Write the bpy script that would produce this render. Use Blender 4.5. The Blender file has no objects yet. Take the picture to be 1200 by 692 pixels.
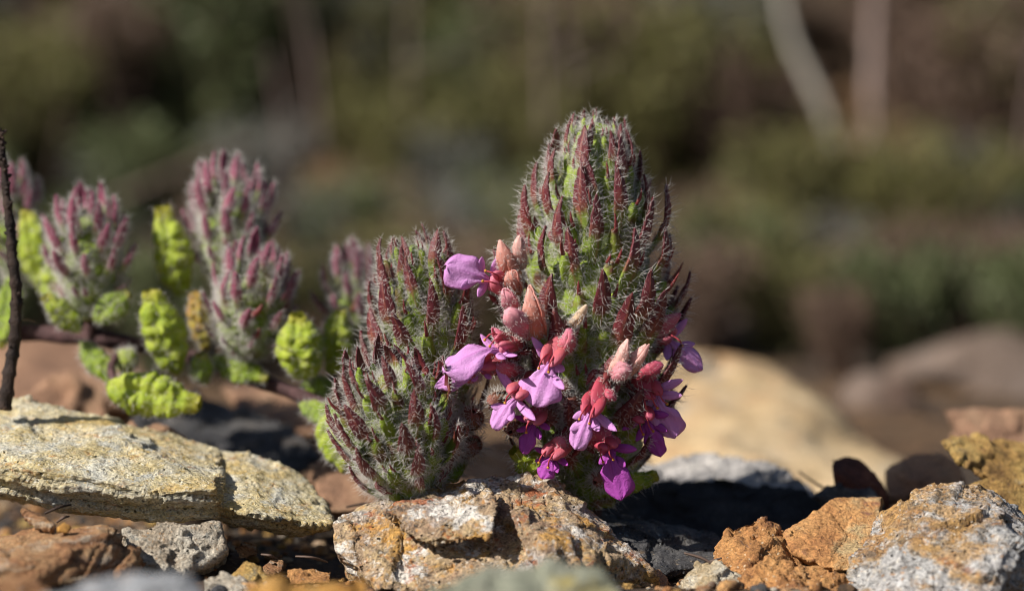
import bpy, bmesh, math, random
import numpy as np
from mathutils import Vector, Matrix, Quaternion
from math import radians, sin, cos, pi, sqrt

random.seed(7)
RNG = np.random.default_rng(11)
C = bpy.context.scene.collection
SC = bpy.context.scene
SC.unit_settings.system = 'METRIC'
SC.unit_settings.scale_length = 0.01          # one unit is one centimetre: this is a close-up of a small herb

# ------------------------------------------------------------------ camera
DIST, PITCH, ZC = 40.0, radians(6.0), 2.5
cam_d = bpy.data.cameras.new('camera'); cam = bpy.data.objects.new('camera', cam_d); C.objects.link(cam)
SC.camera = cam
CAM = Vector((0, -DIST * cos(PITCH), ZC + DIST * sin(PITCH)))
cam.location = CAM
cam.rotation_euler = (radians(90) - PITCH, 0, 0)
cam_d.sensor_width = 36; cam_d.lens = 36 * DIST / 12.0
cam_d.clip_start = 0.5; cam_d.clip_end = 60000
cam_d.dof.use_dof = True; cam_d.dof.focus_distance = DIST - 0.5
APERTURE = 0.92                                # entrance pupil in centimetres
cam_d.dof.aperture_fstop = cam_d.lens * 1e-3 / APERTURE
FWD = Vector((0, cos(PITCH), -sin(PITCH))); UP = Vector((0, sin(PITCH), cos(PITCH)))

def P(px, py, Y):
    d = FWD * DIST + Vector((1, 0, 0)) * ((px - 600) / 100) + UP * ((346 - py) / 100)
    return CAM + d * ((Y - CAM.y) / d.y)

# ------------------------------------------------------------------ numpy noise
def _hash(ix, iy, iz, seed):
    h = (ix.astype(np.uint32) * np.uint32(374761393) + iy.astype(np.uint32) * np.uint32(668265263)
         + iz.astype(np.uint32) * np.uint32(2147483647) + np.uint32((seed * 974634777) & 0xffffffff))
    h = (h ^ (h >> np.uint32(13))) * np.uint32(1274126177)
    h = (h ^ (h >> np.uint32(15))) * np.uint32(2246822519)
    return (h ^ (h >> np.uint32(16))).astype(np.float64) / 4294967295.0

def vnoise(p, seed=0):
    i = np.floor(p).astype(np.int64); f = p - i; f = f * f * f * (f * (f * 6 - 15) + 10)
    r = 0
    for dx in (0, 1):
        for dy in (0, 1):
            for dz in (0, 1):
                w = (f[:, 0] if dx else 1 - f[:, 0]) * (f[:, 1] if dy else 1 - f[:, 1]) * (f[:, 2] if dz else 1 - f[:, 2])
                r = r + w * _hash(i[:, 0] + dx, i[:, 1] + dy, i[:, 2] + dz, seed)
    return r * 2 - 1

def fbm(p, octv=4, seed=0, gain=.5):
    a, s, t = 1.0, 0, 0
    for k in range(octv):
        s = s + a * vnoise(p * 2 ** k + 17.3 * k, seed + k); t += a; a *= gain
    return s / t

def facet(p, seed=0):
    """broken-stone facets: every cell of a jittered lattice tilts its own plane"""
    i = np.floor(p).astype(np.int64)
    best = np.full(len(p), 9e9); out = np.zeros(len(p))
    for dx in (-1, 0, 1):
        for dy in (-1, 0, 1):
            for dz in (-1, 0, 1):
                c = i + np.array((dx, dy, dz))
                q = np.stack([_hash(c[:, 0], c[:, 1], c[:, 2], seed + k) for k in range(3)], 1)
                d = p - (c + q); dd = (d * d).sum(1)
                g = np.stack([_hash(c[:, 0], c[:, 1], c[:, 2], seed + 5 + k) for k in range(3)], 1) * 2 - 1
                o = (d * g).sum(1) + .35 * (g[:, 0])
                m = dd < best
                best = np.where(m, dd, best); out = np.where(m, o, out)
    return out

def cells(p, seed=0):
    i = np.floor(p).astype(np.int64); best = np.full(len(p), 9e9)
    for dx in (-1, 0, 1):
        for dy in (-1, 0, 1):
            for dz in (-1, 0, 1):
                c = i + np.array((dx, dy, dz)); q = np.stack([.2 + .6 * _hash(c[:, 0], c[:, 1], c[:, 2], seed + k) for k in range(3)], 1)
                best = np.minimum(best, ((p - c - q) ** 2).sum(1))
    return np.sqrt(best)

# ------------------------------------------------------------------ node helpers
def new_mat(name):
    m = bpy.data.materials.new(name); m.use_nodes = True
    nt = m.node_tree; nt.nodes.clear()
    return m, nt

class N:
    def __init__(s, nt): s.nt = nt
    def __call__(s, typ, ins=None, **props):
        n = s.nt.nodes.new('ShaderNode' + typ)
        for k, v in props.items(): setattr(n, k, v)
        for k, v in (ins or {}).items(): s.set(n, k, v)
        return n
    def set(s, n, k, v):
        sock = n.inputs[k]
        if hasattr(v, 'is_output') or isinstance(v, bpy.types.NodeSocket): s.nt.links.new(v, sock)
        else:
            if isinstance(v, (tuple, list)) and len(v) == 3 and sock.type == 'RGBA': v = (*v, 1)
            sock.default_value = v
    def ramp(s, fac, stops, interp='LINEAR'):
        n = s.nt.nodes.new('ShaderNodeValToRGB'); cr = n.color_ramp; cr.interpolation = interp
        while len(cr.elements) > 1: cr.elements.remove(cr.elements[-1])
        for i, (p, c) in enumerate(stops):
            e = cr.elements[0] if i == 0 else cr.elements.new(p)
            e.position = p; e.color = (*c, 1) if len(c) == 3 else c
        s.nt.links.new(fac, n.inputs[0]); return n.outputs[0]
    def mix(s, fac, a, b, blend='MIX'):
        n = s.nt.nodes.new('ShaderNodeMix'); n.data_type = 'RGBA'; n.blend_type = blend
        s.set(n, 0, fac)
        for k, v in ((6, a), (7, b)):
            if isinstance(v, (tuple, list)): n.inputs[k].default_value = (*v[:3], 1)
            else: s.nt.links.new(v, n.inputs[k])
        return n.outputs[2]
    def math(s, op, a, b=0.0, clamp=False):
        n = s.nt.nodes.new('ShaderNodeMath'); n.operation = op; n.use_clamp = clamp
        s.set(n, 0, a); s.set(n, 1, b); return n.outputs[0]
    def noise(s, vec, scale, detail=4, rough=.6, dist=0.0):
        return s('TexNoise', {'Vector': vec, 'Scale': scale, 'Detail': detail, 'Roughness': rough, 'Distortion': dist})
    def maprange(s, v, a, b, c=0.0, d=1.0):
        n = s('MapRange', {0: v, 1: a, 2: b, 3: c, 4: d}); n.clamp = True; return n.outputs[0]

def rock_mat(name, base, scale=1.2, patches=(), specks=(), strata=None, mica=0.0, bump=.35, rough=.75, fine=28, spec=.3):
    m, nt = new_mat(name); n = N(nt)
    tc = n('TexCoord').outputs['Object']
    warp = n.noise(tc, 2.0, 3).outputs['Color']
    vec = n('VectorMath', {0: tc, 1: n('VectorMath', {0: warp, 'Scale': .25}, operation='SCALE').outputs[0]}, operation='ADD').outputs[0]
    if strata:
        direc, k = strata
        rot = Vector((0, 0, 1)).rotation_difference(Vector(direc).normalized()).inverted().to_euler()
        mp = n('Mapping', {'Vector': vec, 'Rotation': tuple(rot), 'Scale': (1, 1, k)}, vector_type='POINT').outputs[0]
    else: mp = vec
    f = n.noise(mp, scale, 8, .68).outputs['Fac']
    f = n.maprange(f, .3, .7)
    col = n.ramp(f, base)
    for (s, lo, hi, c, amt) in patches:
        off = n('VectorMath', {0: mp, 1: (s * 3.1, lo * 40, hi * 27)}, operation='ADD').outputs[0]
        k = n.noise(off, s, 6, .7).outputs['Fac']
        col = n.mix(n.math('MULTIPLY', n.maprange(k, lo, hi), amt), col, c)
    fine_n = n.noise(vec, fine, 4, .7).outputs['Fac']
    col = n.mix(.75, col, n.ramp(fine_n, [(.30, (.30, .28, .26)), (.5, (.98, .98, .98)), (.68, (1.6, 1.55, 1.48))]), 'MULTIPLY')
    for (s, thr, c) in specks:
        v = n('TexVoronoi', {'Vector': mp, 'Scale': s, 'Randomness': 1.0})
        sep = n('SeparateColor', {0: v.outputs['Color']})
        near = n.maprange(v.outputs['Distance'], .5, .3)
        k = n.math('MULTIPLY', n.math('GREATER_THAN', sep.outputs[0], thr), near)
        col = n.mix(n.math('MULTIPLY', k, .6), col, c)
    b = n('Bsdf' + 'Principled', {'Base Color': col, 'Roughness': rough, 'Specular IOR Level': spec})
    h1 = n.noise(mp, 7, 8, .72).outputs['Fac']; h2 = n.noise(vec, fine, 4, .7).outputs['Fac']
    vo = n('TexVoronoi', {'Vector': vec, 'Scale': fine * .8}, feature='F1')
    h = n.math('ADD', n.math('MULTIPLY', h1, 1.1), n.math('ADD', n.math('MULTIPLY', h2, .35), n.math('MULTIPLY', vo.outputs['Distance'], .22)))
    bp = n('Bump', {'Height': h, 'Strength': min(1.0, bump * 2.2), 'Distance': .10})
    nrm = bp.outputs[0]
    if mica > 0:
        vm = n('TexVoronoi', {'Vector': vec, 'Scale': 34.0, 'Randomness': 1.0})
        sp = n('SeparateColor', {0: vm.outputs['Color']})
        gl = n.math('GREATER_THAN', sp.outputs[1], 1 - mica)
        tilt = n('VectorMath', {0: vm.outputs['Color'], 1: (.5, .5, .5)}, operation='SUBTRACT').outputs[0]
        tilt = n('VectorMath', {0: tilt, 'Scale': 1.3}, operation='SCALE').outputs[0]
        tilt = n('VectorMath', {0: tilt, 'Scale': gl}, operation='SCALE').outputs[0]
        nrm = n('VectorMath', {0: n('VectorMath', {0: nrm, 1: tilt}, operation='ADD').outputs[0]}, operation='NORMALIZE').outputs[0]
        nt.links.new(n.mix(gl, (rough,) * 3, (.22,) * 3), b.inputs['Roughness'])
        nt.links.new(n.mix(gl, (spec,) * 3, (.8,) * 3), b.inputs['Specular IOR Level'])
    nt.links.new(nrm, b.inputs['Normal'])
    nt.links.new(b.outputs[0], n('OutputMaterial').inputs[0])
    return m

def soft_mat(name, col, trans=.3, rough=.6, bump=None, spec=.3, sheen=0.0, tcol=None):
    """leaf / petal / hair: principled mixed with translucency. col is a colour or a function N -> socket"""
    m, nt = new_mat(name); n = N(nt)
    c = col(n) if callable(col) else col
    b = n('BsdfPrincipled', {'Base Color': c, 'Roughness': rough, 'Specular IOR Level': spec})
    if sheen: b.inputs['Sheen Weight'].default_value = sheen; b.inputs['Sheen Roughness'].default_value = .4
    t = n('BsdfTranslucent', {'Color': tcol if tcol else c})
    if bump:
        tc = n('TexCoord').outputs['Object']
        bp = n('Bump', {'Height': n.noise(tc, bump[0], 4, .65).outputs['Fac'], 'Strength': bump[1], 'Distance': bump[2]}).outputs[0]
        nt.links.new(bp, b.inputs['Normal']); nt.links.new(bp, t.inputs['Normal'])
    mx = n('MixShader', {0: trans, 1: b.outputs[0], 2: t.outputs[0]})
    nt.links.new(mx.outputs[0], n('OutputMaterial').inputs[0])
    return m

def uv_v(n): return n('SeparateXYZ', {0: n('TexCoord').outputs['UV']}).outputs[1]
def uv_u(n): return n('SeparateXYZ', {0: n('TexCoord').outputs['UV']}).outputs[0]

def bract_col(green, mid, tip, lo, hi):
    def f(n):
        v = uv_v(n); tc = n('TexCoord').outputs['Object']
        wob = n.math('MULTIPLY', n.math('SUBTRACT', n.noise(tc, 9, 4).outputs['Fac'], .5), .5)
        r = n('ObjectInfo').outputs['Random']
        k = n.math('ADD', n.math('ADD', v, wob), n.math('MULTIPLY', n.math('SUBTRACT', r, .5), .22))
        c = n.ramp(k, [(lo, green), ((lo + hi) / 2, mid), (hi, tip), (min(1, hi + .35), tuple(.72 * x for x in tip))])
        u = uv_u(n)
        rib = n.maprange(n.math('ABSOLUTE', n.math('SUBTRACT', u, .5)), .10, .02)
        c = n.mix(n.math('MULTIPLY', rib, .45), c, tuple(1.5 * a for a in mid))
        sp = n.noise(tc, 60, 2).outputs['Fac']
        return n.mix(.6, c, n.ramp(sp, [(.35, (.55, .55, .55)), (.65, (1.45, 1.35, 1.35))]), 'MULTIPLY')
    return f

M = {}
M['hair'] = soft_mat('hair_white', (.86, .83, .80), trans=.5, rough=.35, spec=.5)
M['bract'] = soft_mat('bract_maroon', bract_col((.22, .30, .05), (.21, .07, .045), (.15, .024, .032), .28, .58), trans=.14, rough=.42, bump=(45, .5, .02), spec=.5)
M['bract_pink'] = soft_mat('bract_pink', bract_col((.26, .32, .07), (.38, .15, .19), (.30, .075, .135), .14, .5), trans=.22, rough=.6, bump=(30, .5, .02), sheen=.3)
def core_col(n):
    tc = n('TexCoord').outputs['Object']
    f = n.noise(tc, 5, 4).outputs['Fac']
    c = n.ramp(f, [(.3, (.15, .22, .025)), (.55, (.29, .39, .045)), (.75, (.42, .48, .10))])
    z = n.noise(tc, 2.3, 3).outputs['Fac']
    return n.mix(n.maprange(z, .52, .66), c, (.17, .075, .05))
M['core'] = soft_mat('calyx_green', core_col, trans=.25, bump=(22, .5, .03))
M['tooth'] = soft_mat('calyx_tooth', (.20, .035, .035), trans=.15, rough=.45, spec=.5)
def lip_col(a, b, vein):
    def f(n):
        tc = n('TexCoord').outputs['Object']; u, v = uv_u(n), uv_v(n)
        c = n.mix(n.noise(tc, 5, 3).outputs['Fac'], a, b)
        au = n.math('ABSOLUTE', n.math('SUBTRACT', u, .5))
        k = n.math('MULTIPLY', n.maprange(au, .055, .01), n.maprange(v, .85, .35))
        w = n.math('MULTIPLY', n.math('SINE', n.math('MULTIPLY', u, 52.0)), .5)
        k2 = n.math('MULTIPLY', n.maprange(w, .30, .5), n.maprange(v, .9, .2))
        c = n.mix(n.math('MULTIPLY', k2, .20), c, vein)
        return n.mix(n.math('MULTIPLY', k, .5), c, vein)
    return f
M['lip'] = soft_mat('petal_violet', lip_col((.66, .26, .65), (.77, .44, .77), (.42, .06, .38)), trans=.34, rough=.5, bump=(32, .6, .025), spec=.2)
M['lip_dark'] = soft_mat('petal_magenta', lip_col((.42, .07, .42), (.50, .10, .50), (.28, .02, .24)), trans=.34, rough=.5, bump=(32, .6, .025), spec=.2)
def tube_col(a, b, c):
    def f(n):
        tc = n('TexCoord').outputs['Object']
        k = n.math('ADD', n.math('MULTIPLY', uv_v(n), .7), n.math('MULTIPLY', n.noise(tc, 7, 4).outputs['Fac'], .45))
        return n.ramp(k, [(.1, a), (.5, b), (.95, c)])
    return f
M['tube'] = soft_mat('corolla_tube_pink', tube_col((.42, .14, .09), (.62, .14, .17), (.68, .22, .32)), trans=.3, rough=.5, bump=(30, .4, .015))
M['tube_red'] = soft_mat('corolla_tube_red', tube_col((.32, .07, .06), (.55, .08, .12), (.62, .14, .24)), trans=.3, rough=.5, bump=(30, .4, .015))
M['salmon'] = soft_mat('bud_salmon', tube_col((.58, .36, .14), (.68, .25, .18), (.80, .46, .40)), trans=.35, rough=.5, bump=(24, .4, .02))
M['palepink'] = soft_mat('bud_pale_pink', tube_col((.60, .25, .18), (.80, .42, .36), (.86, .55, .50)), trans=.35, rough=.5, bump=(24, .3, .02))
M['cream'] = soft_mat('bud_cream', tube_col((.55, .35, .16), (.80, .55, .34), (.85, .66, .48)), trans=.3)
M['bud_pink'] = soft_mat('bud_pink', tube_col((.55, .16, .12), (.72, .27, .32), (.80, .40, .46)), trans=.35, bump=(24, .3, .02))
M['fuzz'] = soft_mat('calyx_brown_green', tube_col((.20, .22, .05), (.30, .15, .09), (.26, .09, .08)), trans=.2, bump=(30, .5, .02))
M['stamen'] = soft_mat('stamen_red', (.42, .05, .07), trans=.15)
M['anther'] = soft_mat('anther_yellow', (.55, .26, .04), trans=.1, bump=(50, .8, .02))
def leaf_col(a, b, c):
    def f(n):
        tc = n('TexCoord').outputs['Object']; k = n.noise(tc, 6, 5, .65).outputs['Fac']
        col = n.ramp(k, [(.3, a), (.5, b), (.72, c)])
        k2 = n.math('MULTIPLY', n.maprange(uv_v(n), .86, 1.0), .4)
        return n.mix(k2, col, (.42, .22, .05))
    return f
M['leaf'] = soft_mat('leaf_yellow_green', leaf_col((.19, .27, .018), (.34, .42, .035), (.48, .53, .09)), trans=.22, rough=.55, bump=(28, .6, .03))
M['leaf_dark'] = soft_mat('leaf_green', leaf_col((.13, .20, .015), (.22, .31, .02), (.34, .42, .05)), trans=.2, rough=.55, bump=(28, .6, .03))
M['leaf_red'] = soft_mat('leaf_reddish', leaf_col((.30, .30, .03), (.42, .30, .05), (.46, .18, .06)), trans=.2, rough=.55, bump=(28, .6, .03))
M['twig_brown'] = soft_mat('twig_brown', (.10, .065, .05), trans=0)
M['twig_pale'] = soft_mat('twig_pale', (.34, .31, .26), trans=0)
M['twig_pink'] = soft_mat('twig_pink', (.27, .20, .175), trans=0)
M['stem'] = soft_mat('stem_brown', lambda n: n.ramp(n.noise(n('TexCoord').outputs['Object'], 6, 5).outputs['Fac'], [(.3, (.035, .018, .018)), (.6, (.10, .05, .05)), (.75, (.2, .13, .1))]), trans=0, rough=.75, bump=(18, .8, .04))
M['dry'] = soft_mat('dry_stem', lambda n: n.ramp(n.noise(n('TexCoord').outputs['Object'], 2.4, 5).outputs['Fac'], [(.42, (.018, .012, .010)), (.6, (.05, .03, .022)), (.72, (.34, .22, .14))]), trans=0, rough=.8, bump=(22, .8, .04))

M['slab'] = rock_mat('schist_yellow', [(0, (.28, .23, .14)), (.3, (.52, .43, .23)), (.55, (.62, .55, .38)), (.8, (.58, .56, .48)), (1, (.76, .73, .63))], scale=1.6,
    patches=[(1.1, .50, .62, (.62, .42, .13), .7), (2.3, .54, .64, (.40, .41, .39), .75), (3.5, .57, .66, (.44, .20, .07), .7)],
    specks=[(22, .86, (.12, .09, .06)), (17, .88, (.60, .40, .12)), (26, .86, (.78, .76, .68))], strata=((.12, -.25, 1), 2.6), mica=.05, bump=.36)
M['quartz'] = rock_mat('quartz_schist', [(0, (.14, .10, .08)), (.25, (.34, .22, .14)), (.5, (.46, .33, .21)), (.75, (.54, .39, .21)), (1, (.62, .55, .46))], scale=1.7,
    patches=[(.8, .53, .62, (.46, .43, .42), .85), (1.7, .52, .60, (.56, .30, .07), .85), (1.1, .55, .59, (.80, .75, .69), .97), (2.9, .56, .65, (.08, .07, .06), .75), (2.6, .57, .64, (.42, .13, .05), .85)],
    specks=[(17, .82, (.76, .70, .60)), (20, .78, (.06, .05, .045)), (13, .88, (.52, .24, .06))], strata=((.5, -.2, .8), 1.5), mica=.05, bump=.42)
M['rust'] = rock_mat('rust_sandstone', [(0, (.17, .07, .03)), (.35, (.40, .19, .07)), (.65, (.52, .27, .10)), (1, (.60, .40, .20))], scale=1.4,
    patches=[(1.6, .58, .68, (.16, .06, .04), .7), (1.2, .58, .7, (.52, .40, .24), .7)],
    specks=[(24, .92, (.10, .06, .05)), (28, .94, (.68, .55, .38))], mica=.02, bump=.34)
M['rust_slab'] = rock_mat('rust_slab', [(0, (.20, .08, .035)), (.35, (.40, .19, .07)), (.65, (.49, .26, .10)), (1, (.54, .40, .22))], scale=1.1,
    patches=[(1.8, .57, .66, (.13, .045, .05), .85), (.9, .56, .66, (.44, .36, .20), .7)],
    specks=[(24, .95, (.10, .06, .05))], mica=.02, bump=.26)
M['greyrust'] = rock_mat('grey_rust_schist', [(0, (.16, .09, .05)), (.3, (.36, .20, .09)), (.55, (.44, .29, .15)), (.8, (.44, .38, .30)), (1, (.58, .54, .48))], scale=1.5,
    patches=[(.5, .49, .54, (.52, .525, .535), .85), (2.0, .53, .60, (.13, .11, .09), .75), (.8, .52, .60, (.50, .29, .10), .8), (1.5, .6, .68, (.34, .13, .05), .8), (2.6, .58, .66, (.68, .68, .68), .8)],
    specks=[(11, .70, (.06, .05, .04)), (15, .82, (.74, .68, .58)), (14, .88, (.50, .24, .07)), (24, .8, (.05, .045, .04))], strata=((.6, -.1, .8), 2.0), mica=.06, bump=.42)
M['ochre'] = rock_mat('ochre_rock', [(0, (.16, .08, .03)), (.35, (.42, .25, .08)), (.65, (.54, .36, .12)), (1, (.60, .48, .24))], scale=1.6,
    patches=[(1.4, .56, .66, (.22, .09, .05), .8), (2, .6, .68, (.40, .38, .30), .7)], specks=[(20, .9, (.10, .06, .04))], mica=.02, bump=.42)
M['brown'] = rock_mat('brown_slab', [(0, (.11, .05, .03)), (.35, (.30, .15, .07)), (.65, (.40, .24, .12)), (1, (.50, .38, .24))], scale=1.3,
    patches=[(1.2, .56, .66, (.38, .18, .07), .6), (1.8, .54, .64, (.44, .38, .30), .7)], specks=[(22, .92, (.08, .05, .04))], strata=((-.2, -.3, .9), 4), mica=.02, bump=.35)
M['whitegrey'] = rock_mat('white_grey_rock', [(0, (.28, .21, .14)), (.35, (.52, .44, .34)), (.65, (.66, .60, .50)), (1, (.76, .72, .64))], scale=1.8,
    patches=[(2.6, .57, .66, (.30, .32, .30), .8), (2, .6, .68, (.42, .25, .12), .7)], specks=[(22, .84, (.14, .12, .10)), (26, .92, (.44, .24, .10))], mica=.05, bump=.45)
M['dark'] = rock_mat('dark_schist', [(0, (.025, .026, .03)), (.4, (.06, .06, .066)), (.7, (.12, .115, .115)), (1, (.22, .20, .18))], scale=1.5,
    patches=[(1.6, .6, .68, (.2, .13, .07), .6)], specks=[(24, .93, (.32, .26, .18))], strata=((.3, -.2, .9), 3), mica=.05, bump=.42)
M['black'] = rock_mat('shadow_black', [(0, (.012, .012, .015)), (.5, (.03, .03, .034)), (1, (.07, .07, .075))], scale=1.5, mica=0, bump=.4)  # near-black colour stands in for the shadow on the grey schist
M['greylight'] = rock_mat('grey_schist', [(0, (.05, .05, .055)), (.35, (.24, .23, .23)), (.6, (.50, .47, .45)), (1, (.66, .62, .57))], scale=1.4,
    patches=[(1.5, .58, .68, (.06, .06, .07), .8)], strata=((.1, -.2, 1), 2), mica=.02, bump=.4)
M['tan'] = rock_mat('tan_boulder', [(0, (.38, .25, .14)), (.4, (.50, .36, .20)), (.7, (.55, .42, .26)), (1, (.62, .52, .37))], scale=.5,
    patches=[(.5, .54, .64, (.42, .22, .10), .6), (.9, .57, .66, (.40, .38, .32), .6)], mica=0, bump=.2)
M['redbrown'] = rock_mat('red_brown_stone', [(0, (.04, .015, .01)), (.5, (.13, .045, .03)), (1, (.26, .11, .06))], scale=1.5, mica=0, bump=.35)
M['pinkbrown'] = rock_mat('pink_brown_slab', [(0, (.16, .09, .06)), (.4, (.32, .18, .11)), (.7, (.42, .26, .16)), (1, (.48, .36, .27))], scale=.9,
    patches=[(1.1, .58, .68, (.05, .04, .04), .7)], mica=0, bump=.3)
M['whitepeb'] = rock_mat('white_pebble', [(0, (.40, .28, .14)), (.4, (.62, .50, .33)), (.7, (.74, .68, .56)), (1, (.80, .77, .70))], scale=2.4, specks=[(22, .92, (.40, .24, .1))], mica=.02, bump=.5)
M['greyblue'] = rock_mat('blue_grey_stone', [(0, (.16, .17, .19)), (.5, (.30, .31, .33)), (1, (.46, .46, .47))], scale=1.2, patches=[(1.4, .6, .7, (.36, .18, .07), .7)], mica=0, bump=.3)
M['greengrey'] = rock_mat('green_grey_slab', [(0, (.12, .13, .10)), (.45, (.24, .25, .19)), (1, (.38, .37, .30))], scale=1.0, patches=[(.9, .56, .66, (.42, .32, .06), .8)], mica=0, bump=.3)
M['orange'] = rock_mat('orange_stone', [(0, (.30, .12, .03)), (.5, (.56, .29, .07)), (1, (.64, .44, .20))], scale=1.4, mica=0, bump=.35)
M['farrock'] = rock_mat('far_grey_brown_rock', [(0, (.07, .05, .04)), (.45, (.17, .125, .10)), (1, (.28, .22, .19))], scale=.35, patches=[(.3, .54, .66, (.10, .045, .025), .8)], mica=0, bump=.3)
M['soil'] = rock_mat('soil', [(0, (.05, .03, .02)), (.4, (.13, .075, .04)), (.7, (.24, .14, .07)), (1, (.34, .22, .12))], scale=.9, patches=[(.3, .46, .6, (.045, .036, .03), .85)],
    specks=[(14, .86, (.45, .33, .2)), (18, .9, (.05, .04, .035))], mica=.01, bump=.5)

# ------------------------------------------------------------------ mesh builder
class MB:
    def __init__(s): s.v, s.f, s.m, s.u, s.n = [], [], [], [], 0
    def add(s, verts, faces, mat=0, uv=None):
        verts = np.asarray(verts, float).reshape(-1, 3)
        s.v.append(verts)
        s.f.extend(tuple(int(i) + s.n for i in f) for f in faces)
        s.m.extend([mat] * len(faces))
        s.u.append(np.zeros((len(verts), 2)) if uv is None else np.asarray(uv, float))
        s.n += len(verts)
    def mesh(s, name, mats):
        me = bpy.data.meshes.new(name)
        V = np.concatenate(s.v); me.from_pydata(V.tolist(), [], s.f)
        for m in mats: me.materials.append(m)
        me.polygons.foreach_set('material_index', np.array(s.m, np.int32))
        me.polygons.foreach_set('use_smooth', np.ones(len(s.f), bool))
        U = np.concatenate(s.u); lv = np.zeros(len(me.loops), np.int32); me.loops.foreach_get('vertex_index', lv)
        me.uv_layers.new(name='UVMap').data.foreach_set('uv', U[lv].ravel())
        me.update(); return me
    def obj(s, name, mats, parent=None, mat=None):
        return link(name, s.mesh(name, mats), parent, mat)

def link(name, me, parent=None, mat=None):
    o = bpy.data.objects.new(name, me); C.objects.link(o)
    if parent is not None: o.parent = parent
    if mat is not None: o.matrix_basis = mat
    return o
def tag(o, label, cat, group=None, kind=None):
    if label: o['label'] = label
    if cat: o['category'] = cat
    if group: o['group'] = group
    if kind: o['kind'] = kind
    return o
def empty(name, loc, label, cat, group=None):
    o = bpy.data.objects.new(name, None); C.objects.link(o); o.location = loc; o.empty_display_size = .2
    return tag(o, label, cat, group)

def grid_faces(nu, nv, wrap=False):
    F = []
    for j in range(nv - 1):
        for i in range(nu if wrap else nu - 1):
            a = j * nu + i; b = j * nu + (i + 1) % nu
            F.append((a, b, b + nu, a + nu))
    return F
def vnormals(V, F):
    Nn = np.zeros_like(V); F = np.array(F)
    a = np.cross(V[F[:, 1]] - V[F[:, 0]], V[F[:, 3]] - V[F[:, 0]])
    a = a + np.cross(V[F[:, 3]] - V[F[:, 2]], V[F[:, 1]] - V[F[:, 2]])
    for k in range(4): np.add.at(Nn, F[:, k], a)
    return Nn / np.maximum(np.linalg.norm(Nn, axis=1, keepdims=True), 1e-9)
def sheet(mb, V, nu, nv, thick, mat=0, uv=None):
    """thin two-sided leaf or petal with a closed rim"""
    F = grid_faces(nu, nv); Nn = vnormals(V, F)
    A, B = V + Nn * thick / 2, V - Nn * thick / 2; k = len(V)
    faces = list(F) + [tuple(x + k for x in reversed(f)) for f in F]
    rim = list(range(nu)) + [j * nu + nu - 1 for j in range(1, nv)] + [(nv - 1) * nu + i for i in range(nu - 2, -1, -1)] + [j * nu for j in range(nv - 2, 0, -1)]
    for i in range(len(rim)):
        a, b = rim[i], rim[(i + 1) % len(rim)]; faces.append((b, a, a + k, b + k))
    mb.add(np.concatenate([A, B]), faces, mat, None if uv is None else np.concatenate([uv, uv]))
    return F, Nn
def sample(V, F, n, rng):
    F = np.array(F); a, b, c, d = (V[F[:, k]] for k in range(4))
    w = np.linalg.norm(np.cross(c - a, d - b), axis=1); w = w / w.sum()
    i = rng.choice(len(F), n, p=w); s, t = rng.random((2, n, 1))
    p = (a[i] * (1 - s) + b[i] * s) * (1 - t) + (d[i] * (1 - s) + c[i] * s) * t
    nn = np.cross(c[i] - a[i], d[i] - b[i]); nn = nn / np.maximum(np.linalg.norm(nn, axis=1, keepdims=True), 1e-9)
    return p, nn
def hairs(mb, p, d, L, r, mat, rng, curl=.25):
    n = len(p)
    d = d / np.maximum(np.linalg.norm(d, axis=1, keepdims=True), 1e-9)
    a = np.cross(d, rng.normal(size=(n, 3))); a = a / np.maximum(np.linalg.norm(a, axis=1, keepdims=True), 1e-9)
    b = np.cross(d, a); L = np.asarray(L).reshape(-1, 1) * np.ones((n, 1))
    side = a * curl * L * rng.normal(size=(n, 1))
    V = np.zeros((n, 7, 3))
    for k in range(3):
        t = 2 * pi * k / 3; e = a * cos(t) + b * sin(t)
        V[:, k] = p + e * r
        V[:, 3 + k] = p + d * L * .55 + side * .35 + e * r * .7
    V[:, 6] = p + d * L + side
    base = np.arange(n)[:, None] * 7; F = []
    for k in range(3):
        k2 = (k + 1) % 3
        F.extend(map(tuple, np.concatenate([base + k, base + k2, base + 3 + k2, base + 3 + k], 1)))
    for k in range(3): F.extend(map(tuple, np.concatenate([base + 3 + k, base + 3 + (k + 1) % 3, base + 6], 1)))
    mb.add(V.reshape(-1, 3), F, mat)

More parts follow.
